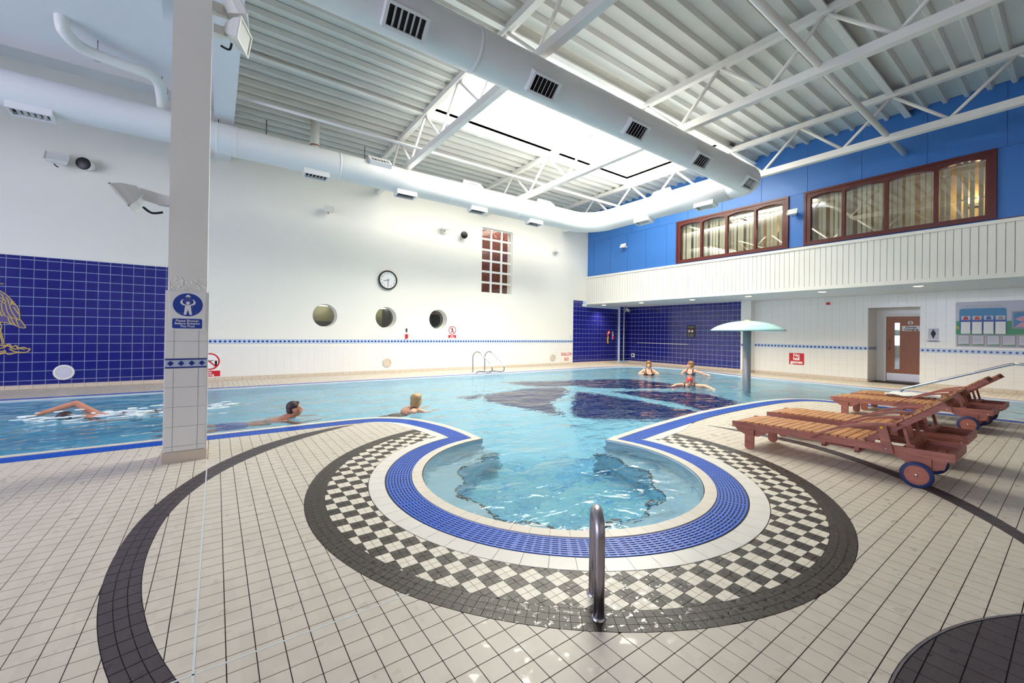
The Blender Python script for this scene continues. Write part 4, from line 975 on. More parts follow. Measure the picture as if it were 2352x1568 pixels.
# downlights in the soffit
for k, (y, lab) in enumerate(((12.75, 'round warm downlight nearest the white wall corner'), (10.73, 'second round downlight along the soffit from the white wall'), (8.48, 'third round downlight along the soffit, over the black sign'), (6.5, 'fourth round downlight along the soffit, above the pool mushroom'), (4.46, 'fifth round downlight along the soffit, near the red beacon'), (2.44, 'sixth and nearest visible round downlight, by the wooden door'), (.42, 'round downlight at the right end of the soffit'))):
    x = 14.45; t = empty('downlight', (x, y, 2.707), lab, 'lamp', 'soffit downlights')
    g = G(); g.lathe((x, y, 2.707), [(.115, 0), (.125, -.012), (.105, -.016), (.098, .0)], 26); g.obj('trim_ring', 'white', t)
    g = G(); g.lathe((x, y, 2.707), [(.1, -.010), (.07, -.020), (0, -.024)], 26); g.obj('diffuser', 'lampdown', t)
    l = bpy.data.lights.new('downlight_lamp', 'SPOT'); l.energy = 130; l.spot_size = 2.3; l.spot_blend = .8; l.color = (1, .84, .58); l.shadow_soft_size = .09; o = bpy.data.objects.new('downlight_lamp', l); COL.objects.link(o); o.location = (x, y, 2.66)
# ================================================================== SIGNS
def prohibition(g, u, v, r, fn, ring=1, face=0, d=-.004):
    g.cur = face; g.poly([circ(u, v, r, 32)], fn, d, d+.003); g.cur = ring; g.poly([circ(u, v, r, 32), circ(u, v, r*.84, 32)[::-1]], fn, d-.002, d)
    c, s = math.cos(PI/4), math.sin(PI/4); w = r*.07; sg = -1 if fn(1, 0, 0)[1] != fn(0, 0, 0)[1] else 1
    q = [(-r*.88, w), (-r*.88, -w), (r*.88, -w), (r*.88, w)]; g.poly([[(u+sg*(a*c+b*s), v+(-a*s+b*c)) for a, b in q]], fn, d-.003, d-.0005)
# shower sign on the column
t = tag(empty('shower_sign', (-.235, 5.352, 1.55), 'white and blue shower first notice screwed to the tiled column', 'sign')); fn = PL(5.352)
g = G(); g.poly([rect(-.382, -.092, 1.345, 1.735)], fn, -.006, 0); g.obj('board', 'signwhite', t)
g = G(); g.poly([circ(-.237, 1.605, .122, 48, .118)], fn, -.008, -.006); g.poly([rrect(-.36, -.118, 1.362, 1.462, .014)], fn, -.008, -.006); g.obj('blue_print', 'signblue', t)
g = G(); u, v = -.237, 1.60
g.poly([circ(u, v+.022, .016, 18)], fn, -.010, -.008)
g.poly([[(u-.022, v+.002), (u+.022, v+.002), (u+.034, v-.098), (u+.014, v-.098), (u, v-.045), (u-.014, v-.098), (u-.034, v-.098)]], fn, -.010, -.008)
for s in (-1, 1):
    A = [(u+s*.02, v+.0), (u+s*.045, v+.012), (u+s*.054, v+.034), (u+s*.043, v+.056), (u+s*.024, v+.066)]
    L = catmull(A, 4); wd = .0085; O = [(p[0]+wd*s, p[1]-wd*.4) for p in L]; I = [(p[0]-wd*s, p[1]+wd*.4) for p in L]; g.poly([O+I[::-1]], fn, -.010, -.008)
g.poly([[(u-.024, v+.085)]+[(u-.02+.04*k/8, v+.09+.018*math.sin(PI*k/8)) for k in range(9)]+[(u+.024, v+.085)]], fn, -.010, -.008)
rnd = random.Random(9)
for k in range(110): a = rnd.random(); b = (rnd.random()-.5)*(.03+a*.17); 
for k in range(150):
    a = rnd.random(); b = (rnd.random()-.5)*2*(.018+a*.062); pz = v+.078-a*.165
    if abs(b) < .034 and pz < v+.03: continue
    g.poly([[(u+b-.0012, pz), (u+b, pz-.0026), (u+b+.0012, pz)]], fn, -.010, -.0085)
for ln, z in (('Please Shower', 1.440), ('Before Entering', 1.412), ('The Pool', 1.384)): text(g, ln, .030, (-.239, 5.344, z), LW, (0, 0, 1), .0015, bold=.0006, sx=1.08)
g.obj('white_print', 'signwhite', t)
# no diving, partly hidden by the column
xs, fnw = .03, PL(YLw-.004)
def redsign(x, z, w, h, words, label, kind):
    t = empty(kind, (x, YLw, z), label, 'sign'); g = G(); g.cur = 0; g.poly([rrect(x-w/2, x+w/2, z-h/2, z+h/2, .02)], fnw, -.008, 0)
    prohibition(g, x, z+h*.17, w*.44, PL(YLw-.014), 1, 0, -.001); g.cur = 1; g.poly([rrect(x-w*.46, x+w*.46, z-h*.46, z-h*.22, .012)], fnw, -.011, -.007)
    g.cur = 2
    if 'Diving' in words:
        yz = z+h*.17; g.poly([[(x-w*.30, yz-.03), (x-w*.05, yz+.02), (x+w*.16, yz+.035), (x+w*.16, yz+.02), (x-w*.02, yz-.0), (x-w*.26, yz-.05)]], fnw, -.0125, -.010); g.poly([rect(x+w*.22, x+w*.32, yz-.12, yz+.02)], fnw, -.0125, -.010)
    else:
        yz = z+h*.17; g.poly([circ(x-.005, yz+.075, .022, 12)], fnw, -.0125, -.010); g.poly([[(x-.03, yz+.05), (x+.03, yz+.05), (x+.02, yz-.02), (x+.05, yz-.09), (x+.025, yz-.09), (x, yz-.03), (x-.04, yz-.09), (x-.06, yz-.08), (x-.02, yz-.01)]], fnw, -.0125, -.010)
    g.cur = 3; text(g, words, h*.125, (x, YLw-.015, z-h*.34), LW, (0, 0, 1), .001, bold=.002, ls=.78); g.obj('sign_panel', ['signwhite', 'red', 'ink', 'signwhite'], t)
redsign(-.12, .40, .50, .62, 'No\nDiving', 'no diving sign on the white wall, half hidden by the column', 'no_diving_sign')
redsign(6.92, 1.35, .34, .44, 'No\nRunning', 'small red ringed no running sign on the white wall', 'no_running_sign')
t = empty('depth_sign', (12.58, YLw, .33), 'cream board with red shallow end lettering beside the cobalt recess', 'sign'); g = G(); g.cur = 0; g.poly([rect(12.2, 12.89, .12, .62)], fnw, -.006, 0); g.cur = 1
text(g, 'SHALLOW', .19, (12.55, YLw-.011, .46), LW, (0, 0, 1), .001, sx=.72, bold=.004); text(g, 'END', .19, (12.55, YLw-.011, .24), LW, (0, 0, 1), .001, sx=.72, bold=.004); g.obj('sign_panel', ['clad', 'red'], t)
g = G(); g.cur = 0; g.poly([rect(12.68, 12.88, 1.13, 1.33)], fnw, -.006, 0); g.cur = 1; g.poly([[(12.74, 1.17), (12.78, 1.26), (12.82, 1.17), (12.80, 1.17), (12.78, 1.22), (12.76, 1.17)]], fnw, -.008, -.005); g.poly([circ(12.78, 1.285, .018, 10)], fnw, -.008, -.005)
tag(g.obj('small_notice', ['signwhite', 'frame_grey'], origin=(12.78, YLw, 1.23)), 'tiny white pictogram notice at the right end of the diamond border', 'sign')
t = empty('ball_games_sign', (XR, 5.85, .6), 'square red sign forbidding ball games on the white tiled wall', 'sign'); fr = PR(XR-.008); g = G(); g.cur = 0; g.poly([rrect(5.625, 6.075, .40, .80, .012)], fr, -.008, 0); g.cur = 1
text(g, 'No\nball\ngames', .145, (XR-.017, 5.85, .605), RW, (0, 0, 1), .001, bold=.006, ls=.83); g.obj('sign_panel', ['red', 'signwhite'], t)
t = empty('black_sign', (XR, 9.77, 1.54), 'black pool rules sign with two red roundels on the cobalt wall', 'sign'); fr = PR(XR-.015); g = G(); g.poly([rect(9.58, 9.96, 1.28, 1.80)], fr, -.01, 0); g.obj('board', 'ink', t)
g = G(); g.cur = 0
for y in (9.855, 9.715): g = G(); prohibition(g, y, 1.55, .062, PR(XR-.026), 1, 0, 0); g.obj('roundel', ['signwhite', 'red'], t)
g = G(); text(g, 'Pool depth', .062, (XR-.026, 9.78, 1.73), RW, (0, 0, 1), .001); text(g, 'No running', .060, (XR-.026, 9.78, 1.415), RW, (0, 0, 1), .001); text(g, 'No diving', .060, (XR-.026, 9.79, 1.345), RW, (0, 0, 1), .001); g.obj('sign_text', 'signwhite', t); g = G(); g.poly([rect(9.70, 9.86, 1.645, 1.66)], fr, -.0115, -.01); g.obj('red_bar', 'red', t)
t = empty('toilet_sign', (XR, 2.49, 1.5), 'white panel with black female figure right of the wooden door', 'sign'); fr = PR(XR-.008); g = G(); g.poly([rect(2.385, 2.595, 1.36, 1.66)], fr, -.006, 0); g.poly([rect(2.36, 2.62, 1.27, 1.34)], fr, -.006, 0); g.obj('board', 'paper', t)
g = G(); g.poly([circ(2.49, 1.61, .022, 14)], fr, -.008, -.006); g.poly([[(2.455, 1.585), (2.525, 1.585), (2.545, 1.49), (2.52, 1.47), (2.52, 1.44), (2.51, 1.44), (2.505, 1.385), (2.475, 1.385), (2.47, 1.44), (2.46, 1.44), (2.46, 1.47), (2.435, 1.49)]], fr, -.008, -.006); g.poly([rect(2.40, 2.58, 1.295, 1.312)], fr, -.007, -.006); g.obj('figure', 'ink', t)
# notice board
nb = empty('notice_board', (XR, 1.3, 1.75), 'large colourful information board with leaflet pockets and framed sheets', 'notice board'); fr = PR(XR-.008)
g = G(); g.poly([rect(.1, 2.06, 1.16, 2.38)], fr, -.012, 0); g.obj('backing_board', 'paper', nb)
fb = PR(XR-.020)
g = G(); g.poly([rect(.1, 2.05, 1.50, 1.86)], fb, -.004, 0); g.obj('green_strip', 'poster_green', nb); g = G(); g.poly([[(2.05, 1.66), (1.9, 1.60), (1.5, 1.56), (1.9, 1.63), (2.05, 1.75)]], fb, -.006, -.003); g.poly([[(1.0, 1.51), (.7, 1.55), (.1, 1.66), (.1, 1.58), (.7, 1.51)]], fb, -.006, -.003); g.obj('lime_wave', 'poster_lime', nb)
g = G(); g.poly([rrect(1.17, 1.99, 1.60, 2.20, .06)], fb, -.010, -.003); g.obj('teal_poster', 'poster_teal', nb); g = G(); g.poly([rect(1.175, 1.985, 1.62, 1.92)], fb, -.012, -.009); g.obj('blue_band', 'poster_blue', nb)
g = G(); g.cur = 0; text(g, 'WELCOME TO THE POOL', .052, (XR-.021, 1.58, 2.26), RW, (0, 0, 1), .001, sx=1.15); g.obj('heading_text', 'frame_grey', nb)
for k in range(4):
    y1 = 1.95-k*.202; g = G(); g.poly([rect(y1-.155, y1, 1.89, 2.0)], fb, -.014, -.011); g.obj('photo_print', 'paper', nb)
    g = G(); a = [(.10, .05), (.15, .06), (.14, .03), (.09, .05)][k]; g.poly([[(y1-.03, 1.90), (y1-.13, 1.90), (y1-.11, 1.98), (y1-.05, 1.985)]], fb, -.0155, -.013); g.obj('photo_motif', ['red', 'orange', 'poster_blue', 'frame_grey'][k], nb)
    g = G(); g.poly([rect(y1-.165, y1+.005, 1.52, 1.84)], fb, -.045, -.012); o = g.obj('leaflet_pocket', 'floodglass', nb); g = G(); g.poly([rect(y1-.155, y1-.005, 1.54, 1.83)], fb, -.048, -.044); g.obj('leaflet', 'signwhite', o)
for k in range(6):
    y1 = 2.03-k*.262; g = G(); g.poly([rect(y1-.235, y1, 1.19, 1.49)], fb, -.014, 0); o = g.obj('sheet_frame', 'frame_grey', nb); g = G(); g.poly([rect(y1-.215, y1-.02, 1.22, 1.47)], fb, -.016, -.013); g.obj('sheet', 'paper', o)
    g = G(); [g.poly([rect(y1-.18, y1-.05, 1.30+q*.03, 1.305+q*.03)], fb, -.0175, -.0155) for q in range(5)]; g.obj('sheet_lines', 'frame_grey', o); g = G(); g.poly([[(y1-.215, 1.22), (y1-.02, 1.22), (y1-.02, 1.235), (y1-.215, 1.25)]], fb, -.0175, -.0155); g.obj('green_foot', 'poster_green', o)
g = G(); g.poly([rect(.42, 1.08, 1.66, 2.10)], fb, -.02, 0); o = g.obj('poster_frame', 'frame_grey', nb); g = G(); g.poly([rect(.45, 1.05, 1.69, 2.07)], fb, -.022, -.019); g.obj('framed_poster', 'poster_teal', o)
for pts, m_ in (([(1.03, 1.9), (.9, 1.98), (.8, 1.92), (.9, 1.84)], 'pink'), ([(.85, 1.92), (.7, 2.0), (.5, 1.95), (.7, 1.86)], 'paleyellow'), ([(1.03, 1.70), (.9, 1.82), (.6, 1.75), (.5, 1.70)], 'pink')): g = G(); g.poly([catmull(pts+[pts[0]], 4)[:-1]], fb, -.0235, -.0215); g.obj('poster_shape', m_, o)
# crane drawing glazed on the cobalt panel
cr = empty('crane_drawing', (0, 0, 0), None, None); cr.parent = wall_left
kx = lambda px, py: ((-3.648+px/7.125*.00690*1.0), (lambda v: 1.366+(758.8+2-v)*.01420)(620+py/7.125))
def wl(px, py):
    u, v = px/7.125, 620+py/7.125; d = (R_*((u-1166.277)/942.635)+U_*(-(v-758.765)/942.635)+fw); t_ = (YLw-.022)/d.y; return (d.x*t_, 1.366+d.z*t_)
def stroke(pts, w=.011, m_='gold'):
    L = catmull([wl(*p) for p in pts], 5); g = G(); g.tube([(p[0], YLw-.0215, p[1]) for p in L], w, 5); return g
fpl = PL(YLw-.0205)
g = G(); g.poly([[wl(*p) for p in ((-60, 320), (0, 345), (100, 405), (200, 500), (280, 600), (318, 700), (325, 800), (375, 870), (415, 940), (350, 940), (260, 900), (180, 870), (20, 850), (-60, 850))]], fpl, -.001, 0); g.obj('wing_wash', 'goldwash', cr)
for nm, ss in (('wing_outline', [[(-60, 315), (0, 340), (100, 400), (200, 500), (280, 600), (315, 690), (325, 800), (370, 860), (418, 938), (350, 945), (260, 910), (180, 880), (100, 862), (20, 852), (-60, 850)]]),
               ('feather_line', [[(20, 540), (40, 660), (80, 730)], [(90, 540), (120, 680), (180, 770), (240, 795)], [(150, 570), (200, 690), (280, 800), (325, 815)], [(225, 600), (290, 700), (330, 740)], [(260, 790), (280, 860), (310, 910)], [(130, 780), (160, 850), (200, 885)], [(180, 785), (210, 850), (250, 900)], [(-40, 560), (10, 700), (40, 760)], [(0, 740), (60, 735), (140, 770), (250, 795)]]),
               ('scale_line', [[(100, 440), (130, 490), (165, 490)], [(60, 465), (95, 520), (60, 540), (30, 520)], [(130, 500), (160, 560), (190, 560), (180, 510)], [(190, 500), (220, 560), (255, 570)], [(0, 500), (40, 510), (50, 470), (0, 455)], [(-30, 400), (30, 400), (60, 460)]]),
               ('leg_line', [[(-30, 960), (10, 1080), (45, 1225)], [(0, 950), (35, 1080), (70, 1215)], [(0, 860), (25, 920), (15, 975)]]),
               ('rock_line', [[(-60, 1210), (60, 1240), (150, 1215), (200, 1260), (260, 1235), (300, 1275), (390, 1265), (440, 1285), (490, 1290), (430, 1345), (250, 1335), (150, 1290)], [(-60, 1290), (40, 1275), (130, 1240), (220, 1290), (330, 1285), (410, 1300)], [(-60, 1390), (60, 1350), (150, 1380), (260, 1355), (430, 1350)], [(-60, 1340), (30, 1330), (90, 1325), (60, 1360), (-20, 1380)]]),
               ('crest_line', [[(-30, 205), (20, 225), (60, 222)]])):
    g = G()
    for q in ss: h_ = stroke(q, .013 if nm == 'rock_line' else .010); g.add(h_.v, h_.f, True)
    g.obj(nm, 'gold', cr)
# ================================================================== POOL FITTINGS
t = empty('pool_mushroom', (11.1, 5.02, -.9), 'pale aqua mushroom canopy on a steel post standing in the pool', 'water feature')
g = G(); g.tube([(11.1, 5.02, -.94), (11.1, 5.02, 1.60)], .095, 24); g.obj('post', 'post', t)
g = G(); prof = [(.84*math.sin(a)/math.sin(1.05), 1.52+.24*(math.cos(a)-math.cos(1.05))/(1-math.cos(1.05))) for a in [1.05*k/12 for k in range(13)]][::-1]
g.lathe((11.1, 5.02, 0), [(0, 1.50), (.5, 1.505), (.80, 1.495), (.845, 1.50), (.845, 1.52)]+prof[1:], 56); g.obj('canopy', 'canopy', t)
g = G(); g.lathe((11.1, 5.02, 1.757), [(.07, 0), (.06, .02), (0, .03)], 16); g.obj('finial', 'paleyellow', t)
# hairpin grab rail on the ring of dark tiles
t = empty('grab_rail', (1.66, 1.42, 0), 'stout brushed steel hairpin rail standing on the checkered tiles', 'rail')
pA, pB = Vector((1.523, 1.352, 0)), Vector((1.64, 1.492, 0)); ax = (pB-pA); L = ax.length; ax.normalize(); H_ = .475; r = L/2
pts = [pA, pA+Vector((0, 0, .2)), pA+Vector((0, 0, H_-r))]+[pA+ax*(r-r*math.cos(a))+Vector((0, 0, H_-r+r*math.sin(a))) for a in [PI*k/14 for k in range(1, 14)]]+[pB+Vector((0, 0, H_-r)), pB+Vector((0, 0, .2)), pB]
g = G(); g.tube(pts, .0265, 20); g.obj('tube', 'brushed', t)
for p in (pA, pB): g = G(); g.lathe(p, [(.036, 0), (.035, .006), (.027, .012)], 20); g.obj('floor_flange', 'chrome', t)
# ladder rails at the far edge
t = empty('pool_ladder', (7.5, 11.6, 0), 'pair of curved steel ladder rails on the far pool edge', 'ladder')
for dx in (0, .47):
    g = G(); x0 = 7.0+dx; g.tube(catmull([(x0+.02, 11.86, 0), (x0+.02, 11.86, .25), (x0+.02, 11.86, .56), (x0+.05, 11.74, .70), (x0+.12, 11.62, .70), (x0+.2, 11.45, .56), (x0+.30, 11.20, .34), (x0+.31, 11.12, .18), (x0+.28, 11.12, .10), (x0+.2, 11.2, .08), (x0+.06, 11.52, .08), (x0+.02, 11.68, .0)], 6), .02, 10); g.obj('rail', 'chrome', t)
    g = G(); g.lathe((x0+.02, 11.86, 0), [(.05, 0), (.05, .012), (.02, .02)], 14); g.lathe((x0+.02, 11.68, 0), [(.045, 0), (.05, .012), (.02, .02)], 14); g.obj('flange', 'white', t)
    g = G(); g.tube([(x0+.30, 11.19, .33), (x0+.315, 11.14, .24)], .026, 10); g.obj('white_sleeve', 'white', t)
# long handrail in the right-hand pool
t = empty('ramp_handrail', (12.4, 1.5, 0), 'long sloping steel handrail rising out of the right hand pool', 'rail')
g = G(); x = 12.4; g.tube(catmull([(x, 2.36, -.9), (x, 2.36, 0), (x, 2.355, .18), (x, 2.33, .245), (x, 2.24, .29)], 5)+[(x, .86, .885)]+catmull([(x, .82, .90), (x, .76, .912), (x, .65, .912), (x, -.6, .912)], 4), .024, 14); g.obj('rail', 'chrome', t)
g = G(); g.tube([(x, .5, .9), (x, .5, -.9)], .02, 10); g.obj('post', 'chrome', t)
# ================================================================== WOODEN LOUNGERS
def lounger():
    """foot end at local +y, head end at -y; near side x = 0"""
    L = 1.885; Wd = .615; root = empty('sun_lounger', (0, 0, 0), 'x', 'lounger', 'wooden wheeled loungers')
    Y = lambda u: -u
    rz_ = lambda u: .262+.045*u/L                                       # underside of rail climbs a little towards the wheels
    for x in (0, Wd-.028):
        g = G(); vs = []
        for xx in (x, x+.028): vs += [(xx, Y(0), .235), (xx, Y(L), .272), (xx, Y(L), .352), (xx, Y(0), .306)]
        g.add(vs, [(0, 1, 2, 3), (7, 6, 5, 4), (0, 4, 5, 1), (1, 5, 6, 2), (2, 6, 7, 3), (3, 7, 4, 0)]); rail = g.obj('side_rail', 'wood', root)
        for u, z in ((.02, .25), (.90, .30), (1.22, .29), (1.86, .285)): 
            g = G(); g.lathe((x-.001 if x == 0 else x+.029, Y(u), z), [(.009, 0), (.008, .003), (0, .004)], 10, (-1, 0, 0) if x == 0 else (1, 0, 0)); g.obj('bolt', 'chrome', rail)
        xa = x+.006
        g = G(); P = [(.03, .240), (.06, .205), (.15, .165), (.30, .165), (.40, .225), (.41, .245)]; g.poly([[(Y(u), z) for u, z in P]], PR(xa), 0, .018); g.obj('foot_apron', 'wood', root)
        g = G(); P = [(1.47, .270), (1.62, .19), (1.72, .165), (1.84, .195), (1.86, .278)]; g.poly([[(Y(u), z) for u, z in P]], PR(xa), 0, .018); g.obj('head_apron', 'wood', root)
        xl = -.022 if x == 0 else x+.028-.0
        g = G(); P = [(.16, .232), (.262, .236), (.262, .03)]+[(.211+.051*math.cos(a), .03-.03*math.sin(a)) for a in [PI*k/8 for k in range(1, 8)]]+[(.16, .03)]; g.poly([[(Y(u), z) for u, z in P]], PR(xl), 0, .022); leg = g.obj('leg', 'wood', root)
        g = G(); g.lathe((xl if x == 0 else xl+.022, Y(.211), .13), [(.009, 0), (.008, .003), (0, .004)], 10, (-1, 0, 0) if x == 0 else (1, 0, 0)); g.obj('bolt', 'chrome', leg)
        xp = -.024 if x == 0 else x+.028
        g = G(); P = [(1.385, .525), (1.455, .525), (1.51, .265), (1.43, .265)]; g.poly([[(Y(u), z) for u, z in P]], PR(xp), 0, .024); post = g.obj('arm_post', 'wood', root)
        for u, z in ((1.42, .50), (1.455, .30)): g = G(); g.lathe((xp if x == 0 else xp+.024, Y(u), z), [(.013 if z > .4 else .009, 0), (.011 if z > .4 else .008, .003), (0, .004)], 10, (-1, 0, 0) if x == 0 else (1, 0, 0)); g.obj('bolt', 'yellow' if z > .4 else 'chrome', post)
        g = G(); pts = catmull([(.835, .285), (.95, .36), (1.10, .44), (1.25, .495), (1.40, .53), (1.53, .545)], 4); xa2 = -.040 if x == 0 else x-.006
        O = [(Y(u), z+.012) for u, z in pts]; I = [(Y(u), z-.012) for u, z in pts]; g.poly([O+I[::-1]], PR(xa2), 0, .062); g.obj('armrest', 'wood', root)
        xw = -.052 if x == 0 else Wd+.022
        g = G(); ax = (-1, 0, 0); c = (xw+.015, Y(1.67), .116)
        g.lathe(c, [(.086, -.016), (.116, -.014), (.118, 0), (.116, .014), (.086, .016)], 36, ax); wh = g.obj('wheel_tyre', 'tyre', root)
        g = G(); g.lathe(c, [(0, -.012), (.088, -.012), (.088, .012), (0, .012)], 36, ax, False); g.obj('wheel_disc', 'woodend', wh)
        g = G(); g.lathe(c, [(.014, -.02), (.014, .018), (.008, .022), (0, .022)] if x == 0 else [(0, -.022), (.014, -.02), (.014, .018)], 14, ax); g.obj('hub', 'chrome', wh)
        g = G(); g.box(x-.012 if x == 0 else x+.004, x+.024 if x == 0 else x+.04, Y(1.76), Y(1.585), .13, .275); g.obj('axle_block', 'wood', root)
    g = G(); g.tube([(-.04, Y(1.67), .116), (Wd+.04, Y(1.67), .116)], .009, 8); g.obj('axle', 'brushed', root)
    # seat slats, the first ones rounding down at the foot
    n = 17; p = .076
    for k in range(n):
        u0 = .012+k*p; zt = .306+.044*u0/L+.018; dz_ = [-.030, -.010, -.002][k] if k < 3 else 0; dz2 = [-.012, -.003, 0][k] if k < 3 else 0
        g = G(); x0, x1 = .004, Wd-.004; vs = []
        for xx in (x0, x1): vs += [(xx, Y(u0), zt-.020+dz_), (xx, Y(u0+p-.014), zt-.020+dz2), (xx, Y(u0+p-.014), zt+dz2), (xx, Y(u0), zt+dz_)]
        g.add(vs, [(0, 1, 2, 3), (7, 6, 5, 4), (0, 4, 5, 1), (1, 5, 6, 2), (2, 6, 7, 3), (3, 7, 4, 0)]); g.obj('seat_slat', 'slat_lit', root)
    g = G(); g.box(.028, Wd-.028, Y(.03), Y(0), .235, .295); g.obj('foot_board', 'wood', root)
    g = G(); g.box(0.0, Wd, Y(L+.02), Y(L), .275, .355); g.obj('head_board', 'wood', root)
    # well at the head end
    for k in range(5): g = G(); g.box(.03, Wd-.03, Y(1.50+k*.075+.066), Y(1.50+k*.075), .262, .276); g.obj('well_slat', 'wood', root)
    # backrest
    a = math.radians(39); d = Vector((0, -math.cos(a), math.sin(a))); q0 = Vector((0, Y(1.25), .335)); BL = .74; nrm = Vector((0, math.sin(a), math.cos(a)))
    for x in (.035, Wd-.035-.026):
        g = G(); vs = []
        for xx in (x, x+.026):
            for s_, w in ((0, 0), (BL, 0), (BL, .055), (0, .055)): vs.append(Vector((xx, 0, 0))+q0+d*s_-nrm*w)
        g.add(vs, [(0, 3, 2, 1), (4, 5, 6, 7), (0, 1, 5, 4), (1, 2, 6, 5), (2, 3, 7, 6), (3, 0, 4, 7)]); br = g.obj('back_rail', 'wood', root)
    for k in range(9):
        s0 = .02+k*.0805; s1 = s0+.071; ext = .0
        g = G(); vs = []
        for xx in (.016-ext, Wd-.016+ext):
            for s_, w in ((s0, -.018), (s1, -.018), (s1, 0), (s0, 0)): vs.append(Vector((xx, 0, 0))+q0+d*s_-nrm*w)
        g.add(vs, [(0, 3, 2, 1), (4, 5, 6, 7), (0, 1, 5, 4), (1, 2, 6, 5), (2, 3, 7, 6), (3, 0, 4, 7)]); g.obj('back_slat', 'slat_lit', root)
    for x in (.075, Wd-.10):
        t0 = q0+d*.36-nrm*.05; g = G(); g.bar((x+.012, t0.y, t0.z), (x+.012, Y(1.60), .345), .024, .042, (1, 0, 0)); g.obj('prop_strut', 'wood', root)
    g = G(); g.box(.06, Wd-.06, Y(1.64), Y(1.58), .335, .365); g.obj('prop_bar', 'wood', root)
    for u in (.92, 1.20):
        g = G(); g.box(.03, Wd-.03, Y(u+.035), Y(u), .20, .225); g.box(.03, .055, Y(u+.035), Y(u), .2, .27); g.box(Wd-.055, Wd-.03, Y(u+.035), Y(u), .2, .27); g.obj('tray_runner', 'wood', root)
    g = G(); g.box(.06, Wd-.06, Y(1.22), Y(.93), .224, .236); g.obj('side_tray', 'wood', root)
    return root
LL = ['nearest wooden lounger, its blue rimmed wheel on the charcoal arc', 'second wooden lounger, close behind the nearest one', 'third wooden lounger, standing by the pool corner', 'farthest wooden lounger, with a white towel on it']
l0 = lounger()
for k, (x, y) in enumerate(((5.30, 2.56), (6.36, 2.60), (9.08, 2.66), (10.02, 2.62))):
    o = l0 if k == 0 else copy_tree(l0); o.location = (x, y, 0); o['label'] = LL[k]
# towel
g = G(); rnd = random.Random(4); nx, ny = 14, 22; vs = []
for j in range(ny+1):
    for i in range(nx+1):
        u, v = i/nx, j/ny; x = 9.98+.60*u; y = 2.12-.72*v; zt = .306+.044*(2.62-y)/1.885+.024
        vs.append((x+.012*math.sin(v*9), y+.012*math.sin(u*7), zt+.012+.010*math.sin(u*11+v*4)*math.sin(v*13)+.010*abs(math.sin(u*5+1))))
n_ = len(vs); vs2 = [(a, b, c-.018) for a, b, c in vs]; fs = []
for j in range(ny):
    for i in range(nx): a = j*(nx+1)+i; fs += [(a, a+nx+1, a+nx+2, a+1), (a+n_, a+1+n_, a+nx+2+n_, a+nx+1+n_)]
edge = [i for i in range(nx+1)]+[j*(nx+1)+nx for j in range(1, ny+1)]+[ny*(nx+1)+i for i in range(nx-1, -1, -1)]+[j*(nx+1) for j in range(ny-1, 0, -1)]
for a, b in zip(edge, edge[1:]+edge[:1]): fs.append((a, b, b+n_, a+n_))
g.add(vs+vs2, fs, True); tag(g.obj('towel', 'towel', origin=(10.28, 1.76, .34)), 'crumpled white towel lying on the farthest wooden lounger', 'towel')
# ================================================================== SWIMMERS
def blob(pieces, name, m_, parent, vox=.011, smooth=6):
    """round cones and ellipsoids fused into one continuous skin by a voxel remesh"""
    g = G()
    for p in pieces:
        if p[0] == 'c':
            _, a, ra, b, rb = p; a, b = Vector(a), Vector(b); n = 10; L = (b-a).length; st = max(2, int(L/(min(ra, rb)*.35)))
            for k in range(st+1): t_ = k/st; c = a.lerp(b, t_); r = ra+(rb-ra)*t_; g.ell(c, r, r, r, 12, 8)
        elif p[0] == 'e':
            _, c, rx, ry, rz3, mt = p; h = G(); h.ell((0, 0, 0), rx, ry, rz3, 20, 14); c = Vector(c); g.add([c+mt @ Vector(v) for v in h.v], h.f, True)
    me = bpy.data.meshes.new(name); me.from_pydata(g.v, [], g.f); o = bpy.data.objects.new('tmp', me); COL.objects.link(o)
    r = o.modifiers.new('r', 'REMESH'); r.mode = 'VOXEL'; r.voxel_size = vox; r.use_smooth_shade = True
    s = o.modifiers.new('s', 'SMOOTH'); s.iterations = smooth; s.factor = .5
    dg = bpy.context.evaluated_depsgraph_get(); me2 = bpy.data.meshes.new_from_object(o.evaluated_get(dg)); bpy.data.objects.remove(o); bpy.data.meshes.remove(me)
    me2.name = name
    me2.materials.clear(); me2.materials.append(M[m_]); o = bpy.data.objects.new(name, me2); COL.objects.link(o); o.parent = parent; O = Vector(parent['_o'])
    for v in me2.vertices: v.co -= O
    me2.polygons.foreach_set('use_smooth', [True]*len(me2.polygons)); return o
def shell(body, test, off, name, m_, parent):
    """clothing: the faces of the body that pass the test, lifted along their normals"""
    me = body.data; O = Vector(parent['_o']); keep = [p for p in me.polygons if test(p.center+O)]
    if not keep: return None
    idx = {}; g = G(); vs = []
    for p in keep:
        for i in p.vertices:
            if i not in idx: idx[i] = len(vs); vs.append(me.vertices[i].co+O+me.vertices[i].normal*off)
    g.add(vs, [[idx[i] for i in p.vertices] for p in keep], True); return g.obj(name, m_, parent)
